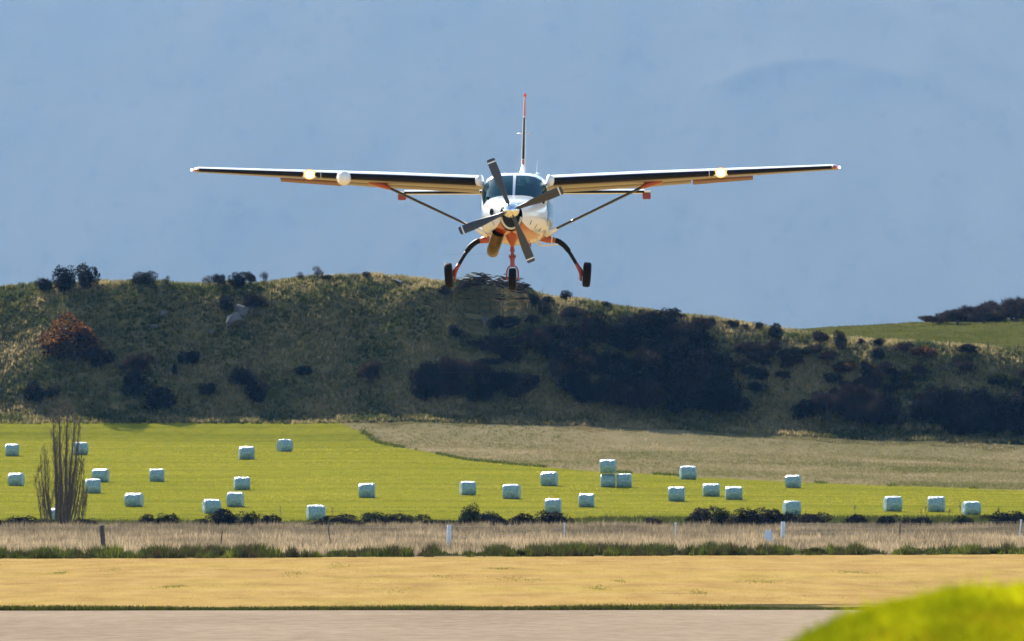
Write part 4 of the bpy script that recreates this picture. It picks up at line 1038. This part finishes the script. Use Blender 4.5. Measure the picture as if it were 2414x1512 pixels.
# wings
def airfoil(n=15, tc=0.17, cam=0.022):
    xs = (1 - np.cos(np.linspace(0, math.pi, n))) / 2
    yt = tc / 0.2 * (0.2969 * np.sqrt(xs) - 0.126 * xs - 0.3516 * xs ** 2 + 0.2843 * xs ** 3 - 0.1036 * xs ** 4)
    yc = np.where(xs < 0.4, cam / 0.16 * (0.8 * xs - xs ** 2), cam / 0.36 * (0.2 + 0.8 * xs - xs ** 2))
    return np.concatenate([np.stack([xs[::-1], (yc + yt)[::-1]], 1), np.stack([xs[1:-1], (yc - yt)[1:-1]], 1)])
def sect(x, yle, zle, c, tc, inc, s):
    a = airfoil(tc=tc); i = math.radians(inc)
    return [(s * x, yle + c * (p * math.cos(i) + q * math.sin(i)), zle + c * (q * math.cos(i) - p * math.sin(i))) for p, q in a]
def slab(b, st, mat=0):
    n = len(st[0]); vs_ = [p for r in st for p in r]
    fs_ = [(i * n + k, i * n + (k + 1) % n, (i + 1) * n + (k + 1) % n, (i + 1) * n + k) for i in range(len(st) - 1) for k in range(n)]
    fs_ += [tuple(range(n))[::-1], tuple((len(st) - 1) * n + k for k in range(n))]
    b.add(vs_, fs_, mat)
ZR, ZT = zz(427.5, 0), zz(397, 0.3)
def wing_at(x):
    t = (x - .84) / (7.90 - .84)
    c = 1.98 if x < 3.2 else 1.98 + (1.14 - 1.98) * (x - 3.2) / 4.7
    return dict(yle=0.0 + 0.28 * t, zle=ZR + (ZT - ZR) * t, c=c, tc=.165 - .05 * t, inc=4.6 - 2.9 * t)
for s in (-1, 1):
    wg = empty("wing", (s * .84, 0.6, ZR)); wg.parent = air; wo_ = Vector(wg.location)
    def sh(pts): return [tuple(Vector(p) - wo_) for p in pts]
    b = MB(); xs = [.80, 1.6, 2.4, 3.2, 4.2, 5.2, 6.2, 7.2, 7.78]
    S_ = [sh(sect(x=x, s=s, **wing_at(x))) for x in xs]
    if s < 0: S_ = [r[::-1] for r in S_]
    slab(b, S_)
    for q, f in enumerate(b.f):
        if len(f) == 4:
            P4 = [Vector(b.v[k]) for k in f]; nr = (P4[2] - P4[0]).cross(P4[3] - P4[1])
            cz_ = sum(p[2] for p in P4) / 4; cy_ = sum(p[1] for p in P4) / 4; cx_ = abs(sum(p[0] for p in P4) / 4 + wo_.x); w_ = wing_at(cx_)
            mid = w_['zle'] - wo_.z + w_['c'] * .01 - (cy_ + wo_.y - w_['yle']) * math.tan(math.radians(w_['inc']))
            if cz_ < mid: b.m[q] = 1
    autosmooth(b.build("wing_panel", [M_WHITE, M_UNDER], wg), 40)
    # rubber boot on the leading edge
    b = MB(); xs = [.92, 1.6, 2.4, 3.2, 4.2, 5.2, 6.2, 7.2, 7.74]; st = []
    for x in xs:
        w_ = wing_at(x); a = airfoil(81, w_['tc']); i_ = math.radians(w_['inc']); nn = (len(a) + 1) // 2
        sel = [q for q in range(len(a)) if (a[q][0] < (0.034 if q < 80 else 0.062))]
        row = []
        for q in sel:
            p, h = a[q]; d = np.array([p - 0.10, h * 1.3]); d /= np.linalg.norm(d)
            p, h = p * w_['c'] + d[0] * .006, h * w_['c'] + d[1] * .006
            row.append((s * x, w_['yle'] + p * math.cos(i_) + h * math.sin(i_), w_['zle'] + h * math.cos(i_) - p * math.sin(i_)))
        st.append(sh(row))
    n = min(len(r) for r in st); st = [r[:n] for r in st]
    b.add([p for r in st for p in r], [(i * n + k, i * n + k + 1, (i + 1) * n + k + 1, (i + 1) * n + k) for i in range(len(st) - 1) for k in range(n - 1)])
    b.build("deicing_boot", M_BOOT, wg, True)
    # flap and aileron
    def te_slab(name, x0, x1, hinge, chord, droop, dz, mat):
        st = []
        for x in np.linspace(x0, x1, 4):
            w_ = wing_at(x); i_ = math.radians(w_['inc']); hy = w_['yle'] + w_['c'] * hinge; hz_ = w_['zle'] - w_['c'] * hinge * math.sin(i_) + dz
            cc = w_['c'] * chord; a = airfoil(9, 0.10, 0.0); dd = math.radians(w_['inc'] + droop)
            st.append(sh([(s * x, hy + cc * (p * math.cos(dd) + q * math.sin(dd)), hz_ + cc * (q * math.cos(dd) - p * math.sin(dd))) for p, q in a]))
        if s < 0: st = [r[::-1] for r in st]
        b = MB(); slab(b, st); return autosmooth(b.build(name, mat, wg), 40)
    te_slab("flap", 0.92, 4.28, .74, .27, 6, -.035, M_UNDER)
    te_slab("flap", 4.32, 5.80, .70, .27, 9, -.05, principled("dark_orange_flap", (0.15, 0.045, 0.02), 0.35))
    te_slab("aileron", 5.86, 7.55, .76, .25, -1, 0.0, M_WHITE)
    # tip and navigation light
    w_ = wing_at(7.78); b = MB()
    S_ = [sh(sect(x=7.78, s=s, **w_)), sh(sect(7.86, w_['yle'] + .05, w_['zle'] - .002, w_['c'] * .94, w_['tc'] * .8, w_['inc'], s)), sh(sect(7.90, w_['yle'] + .14, w_['zle'] - .01, w_['c'] * .8, w_['tc'] * .4, w_['inc'], s))]
    if s < 0: S_ = [r[::-1] for r in S_]
    slab(b, S_); autosmooth(b.build("wing_tip", M_ORANGE, wg), 60)
    b = MB(); b.lathe([(0.0, -.06), (.025, -.04), (.032, 0), (.025, .05), (0, .06)], 10, Vector((s * 7.93, w_['yle'] + .10, w_['zle'])) - wo_); b.build("navigation_light", M_NAV, wg, True)
    # landing light behind its lens in the leading edge
    xl = 5.03; w_ = wing_at(xl); c0 = Vector((s * xl, w_['yle'] + .0, w_['zle'])) - wo_
    b = MB(); b.lathe([(0.0, -.05), (.05, -.045), (.085, -.02), (.10, .02), (.10, .06)], 20, c0, Matrix.Diagonal((1, 1, .9))); ll = b.build("landing_light", M_LAMP, wg, True)
    b = MB(); b.box(c0 + Vector((0, .045, 0)), (.34, .05, .15)); b.build("lamp_housing", M_STEEL, ll)
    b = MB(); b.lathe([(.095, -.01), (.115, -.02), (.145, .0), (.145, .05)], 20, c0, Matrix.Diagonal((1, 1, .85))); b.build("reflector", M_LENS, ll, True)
    # stall fence
    xf = 4.75; w_ = wing_at(xf); a = sect(x=xf, s=s, **w_)
    b = MB(); ring = [p for p in a if p[1] < w_['yle'] + .35]
    P = sh(ring); c0 = Vector((s * xf, w_['yle'] + .35, w_['zle'])) - wo_
    O = [tuple(c0 + (Vector(p) - c0) * 1.12) for p in P]; n = len(P)
    for t in (-.006, .006): b.add([(p[0] + t, p[1], p[2]) for p in P] + [(p[0] + t, p[1], p[2]) for p in O], [(k, k + 1, n + k + 1, n + k) for k in range(n - 1)])
    b.add([(p[0] - .006, p[1], p[2]) for p in O] + [(p[0] + .006, p[1], p[2]) for p in O], [(k, k + 1, n + k + 1, n + k) for k in range(n - 1)])
    b.build("stall_fence", M_WHITE, wg)
    # strut
    A_ = Vector((s * .90, 1.15, zz(543, 1.15))); B_ = Vector((s * 3.22, .75, zz(437, .75)))
    b = MB(); b.tube([A_ + (B_ - A_) * t - wo_ for t in (0, .25, .5, .75, 1)], .034, 14, flat=2.6, axis=(0, 1, 0)); stt = b.build("wing_strut", M_BOOT if False else principled("strut_paint", (0.022, 0.022, 0.025), 0.3, coat=0.3), wg, True)
    d_ = (B_ - A_).normalized()
    b = MB(); b.tube([A_ - d_ * .22 - wo_, A_ - wo_, A_ + d_ * .12 - wo_], [.10, .075, .045], 12, flat=1.8, axis=(0, 1, 0)); b.build("strut_cuff", M_WHITE, stt, True)
    b = MB(); b.tube([B_ - d_ * .16 - wo_, B_ - wo_, B_ + d_ * .30 + Vector((s * .1, 0, -.02)) - wo_], [.045, .075, .07], 12, flat=2.2, axis=(0, 1, 0)); b.build("strut_cuff", M_ORANGE, stt, True)
    # fuselage fillet
    b = MB(); b.tube([Vector((s * .80, .0, ZR + .02)) - wo_, Vector((s * .88, .03, ZR + .005)) - wo_, Vector((s * .925, .05, ZR)) - wo_], [.15, .13, .115], 16, flat=.9, axis=(0, 1, 0)); b.build("wing_root_fairing", M_WHITE, wg, True)
    if s < 0:
        xr = 4.19; w_ = wing_at(xr)
        b = MB(); b.lathe([(0, -.46), (.06, -.45), (.12, -.41), (.165, -.32), (.182, -.2), (.178, -.05), (.15, .12), (.09, .4), (.02, .7)], 28, Vector((-xr, w_['yle'] + .15, w_['zle'] - .055)) - wo_); b.build("radar_pod", M_WHITE, wg, True)
# tail
fin = empty("vertical_tail", (0, 7.2, 10.38 - AZ)); fin.parent = air; fo_ = Vector(fin.location)
def finsec(z, yle, c, th):
    a = airfoil(15, th / c, 0.0)
    return [(q * c, yle + p * c, z - AZ) for p, q in a]
FZ = [(10.35, 5.70, 2.60, .15), (10.7, 6.02, 2.30, .14), (11.1, 6.38, 2.0, .125), (11.6, 6.83, 1.65, .105), (12.07, 7.25, 1.33, .085)]
b = MB(); slab(b, [[tuple(Vector(p) - fo_) for p in finsec(*q)] for q in FZ]); autosmooth(b.build("fin", M_WHITE, fin), 45)
b = MB(); slab(b, [[tuple(Vector(p) - fo_) for p in finsec(*q)] for q in [(12.07, 7.25, 1.33, .087), (12.45, 7.58, 1.05, .066), (12.58, 7.72, .9, .05)]]); autosmooth(b.build("fin_cap", M_ORANGE, fin), 45)
def fin_boot(z0, z1, mat, name, wid):
    b = MB(); rows_ = []
    for z in np.linspace(z0, z1, 6):
        yl = np.interp(z, [q[0] for q in FZ], [q[1] for q in FZ]); c = np.interp(z, [q[0] for q in FZ], [q[2] for q in FZ]); th = np.interp(z, [q[0] for q in FZ], [q[3] for q in FZ])
        a = airfoil(61, th / c, 0.0); row = [(q * c * 1.06, yl + p * c - .006, z - AZ) for p, q in a if p < wid]
        rows_.append([tuple(Vector(p) - fo_) for p in row])
    n = min(len(r) for r in rows_); b.add([p for r in rows_ for p in r[:n]], [(i * n + k, i * n + k + 1, (i + 1) * n + k + 1, (i + 1) * n + k) for i in range(5) for k in range(n - 1)])
    b.build(name, mat, fin, True)
fin_boot(10.98, 12.05, M_BOOT, "deicing_boot", .05)
fin_boot(10.70, 10.97, M_ORANGE, "fin_root_stripe", .05)
b = MB(); b.tube([Vector((0, 4.6, 10.46 - AZ)) - fo_, Vector((0, 5.6, 10.52 - AZ)) - fo_, Vector((0, 6.3, 10.88 - AZ)) - fo_], [.02, .085, .03], 10); b.build("dorsal_fin", M_WHITE, fin, True)
b = MB(); b.lathe([(0, -.07), (.03, -.05), (.042, 0), (.03, .05), (0, .07)], 12, Vector((0, 8.0, 12.61 - AZ)) - fo_, Matrix.Rotation(math.pi / 2, 3, 'X')); b.build("beacon", principled("beacon_lens", (0.8, 0.09, 0.03), 0.2, coat=0.5), fin, True)
zw = zz(314.6, 7.4)
for s in (-1, 1):
    b = MB(); b.tube([Vector((0, 7.4, zw)) - fo_, Vector((s * .12, 7.45, zw)) - fo_, Vector((s * .205, 7.6, zw)) - fo_], [.016, .013, .010], 6); b.build("antenna", M_STEEL, fin, True)
tz = zz(453.5, 7.0)
for s in (-1, 1):
    tp = empty("tailplane", (s * .2, 7.2, tz)); tp.parent = air; to_ = Vector(tp.location)
    S_ = [[tuple(Vector(p) - to_) for p in sect(x, yl, tz, c, .11, -1.0, s)] for x, yl, c in ((.1, 6.75, 1.25), (1.6, 6.92, 1.08), (3.0, 7.08, .92))]
    if s < 0: S_ = [r[::-1] for r in S_]
    b = MB(); slab(b, S_); autosmooth(b.build("stabilizer", M_WHITE, tp), 45)
    b = MB(); rows_ = []
    for x, yl, c in ((.3, 6.77, 1.23), (1.6, 6.92, 1.08), (3.0, 7.08, .92)):
        a = airfoil(61, .11, .022); rows_.append([tuple(Vector((s * x, yl + p * c - .006, tz + q * c * 1.05)) - to_) for p, q in a if p < .05])
    n = min(len(r) for r in rows_); b.add([p for r in rows_ for p in r[:n]], [(i * n + k, i * n + k + 1, (i + 1) * n + k + 1, (i + 1) * n + k) for i in range(2) for k in range(n - 1)])
    b.build("deicing_boot", M_BOOT, tp, True)
    b = MB(); rows_ = [[tuple(Vector((s * x, yl + p * .42, tz - .01 + q * .42 + p * .03)) - to_) for p, q in airfoil(9, .12, 0)] for x, yl in ((.25, 7.98), (3.0, 7.98))]
    if s < 0: rows_ = [r[::-1] for r in rows_]
    slab(b, rows_); autosmooth(b.build("elevator", M_WHITE, tp), 45)
    b = MB(); b.box(Vector((s * 3.06, 7.3, tz - .10)) - to_, (.20, .42, .155)); o = b.build("elevator_horn", M_RED, tp); o.modifiers.new("b", 'BEVEL').width = .015
    b = MB(); b.box(Vector((s * 3.08, 7.5, tz + .02)) - to_, (.16, .8, .05)); b.build("stabilizer_tip", M_WHITE, tp)
# roof antennas, step, belly bits
b = MB(); b.tube([(.43, 3.2, 10.47 - AZ), (.45, 3.3, 10.86 - AZ)], [.012, .004], 6); b.build("antenna", M_WHITE, air)
for x, y, h in ((.52, 1.2, .05), (-.25, .8, .035), (.05, 1.8, .05)):
    b = MB(); b.lathe([(.05, 0), (.045, h * .6), (.0, h)], 10, (x, y, 10.475 - AZ), Matrix.Rotation(math.pi / 2, 3, 'X')); b.build("antenna", M_WHITE, air, True)
b = MB(); zs = zz(579, 1.0); b.box((.80, .9, zs), (.44, .2, .03), rot=Matrix.Rotation(-.06, 3, 'Y')); b.tube([(.52, .9, -1.38), (.62, .9, zs)], .03, 6); b.tube([(.88, .9, -1.25), (.86, .9, zs)], .018, 6)
b.build("boarding_step", M_CREAM, air)
for x, y in ((-.08, .2), (.14, .4), (.38, .1), (.34, .3)):
    b = MB(); b.box((x, y, -1.475), (.025, .09, .10)); b.build("antenna", M_RED if x > .3 else M_STEEL, air)
# cowling panel slits
def cowl_x(y, z):
    vals = [list(map(float, r)) for r in RINGS]; q = [np.interp(y, [r[0] for r in vals], [r[k] for r in vals]) for k in range(1, 7)]
    X, Z, zb_ = half_section(*q); o = np.argsort(Z[4:]); return float(np.interp(z + AZ, Z[4:][o], X[4:][o]))
for sx, y, v0, v1 in ((1, -2.25, 520, 530), (1, -1.75, 530, 539), (-1, -2.25, 522, 532), (1, -1.2, 538, 546)):
    P0 = Vector((sx * (cowl_x(y, zz(v0, y)) + .006), y, zz(v0, y))); P1 = Vector((sx * (cowl_x(y, zz(v1, y)) + .006), y, zz(v1, y)))
    b = MB(); b.tube([P0, P1], .008, 5); b.build("panel_slit", M_DARK, body)

# hot exhaust air drifting behind the aircraft: bends the light of the ridge behind it
def plume():
    m, nt, out = newmat("hot_air")
    rf = nt.nodes.new("ShaderNodeBsdfRefraction"); rf.inputs["Roughness"].default_value = 0.0; rf.inputs["IOR"].default_value = 1.0013
    nt.links.new(rf.outputs[0], out.inputs[0])
    Y0 = 345.0; k = Y0 / F
    cx0 = (1160 - 1207) * k; zt_, zb_ = EYE + (HORIZON - 596) * k, EYE + (HORIZON - 880) * k
    cz0 = (zt_ + zb_) / 2
    nx_, nz_ = 170, 330; hw, hh = 120 * k, (zt_ - zb_) / 2
    X, Z = np.meshgrid(np.linspace(-hw, hw, nx_), np.linspace(-hh, hh, nz_))
    vpx = 596 + (hh - Z) / k                                   # rows below the top of the wake, in picture units
    side = sst((1 - np.abs(X / hw)) / 0.75)
    grow = np.interp(vpx, [596, 640, 700, 720, 860, 880], [0.0, 0.25, 1.0, 1.05, 0.1, 0.0])
    wav = sst((vpx - 600) / 40) * (1 - sst((vpx - 690) / 30))
    h = 0.001 + side * (0.50 * grow + wav * 0.040 * (fbm(X * 5.0 + 0.8 * Z, Z * 12.0, 302, 3) + 0.5))
    el = math.atan(math.tan(SUN_EL) / math.cos(SUN_AZ))       # sheet slanted edge-on to the sun, so it casts almost no shadow
    yy = Z / math.tan(el)
    front = np.stack([X + cx0, Y0 + yy, Z + cz0], -1).reshape(-1, 3)
    backv = np.stack([X + cx0, Y0 + yy + h / math.sin(el), Z + cz0], -1).reshape(-1, 3)
    V = np.concatenate([front, backv]); N = nx_ * nz_
    i = np.arange((nz_ - 1) * (nx_ - 1)); r, c = i // (nx_ - 1), i % (nx_ - 1)
    f0 = np.stack([r * nx_ + c, r * nx_ + c + 1, (r + 1) * nx_ + c + 1, (r + 1) * nx_ + c], 1)
    rim = np.concatenate([np.arange(nx_), np.arange(1, nz_) * nx_ + nx_ - 1, (nz_ - 1) * nx_ + np.arange(nx_ - 2, -1, -1), np.arange(nz_ - 2, 0, -1) * nx_])
    rn = np.roll(rim, -1); f2 = np.stack([rim, rim + N, rn + N, rn], 1)
    fq = np.concatenate([f0, f0[:, ::-1] + N, f2])
    o = link("hot_exhaust_air", np_mesh("hot_exhaust_air", V, fq, [m]))
    return tag(o, "shimmering hot exhaust air below and behind the aircraft", "heat shimmer", None, "stuff")
plume()
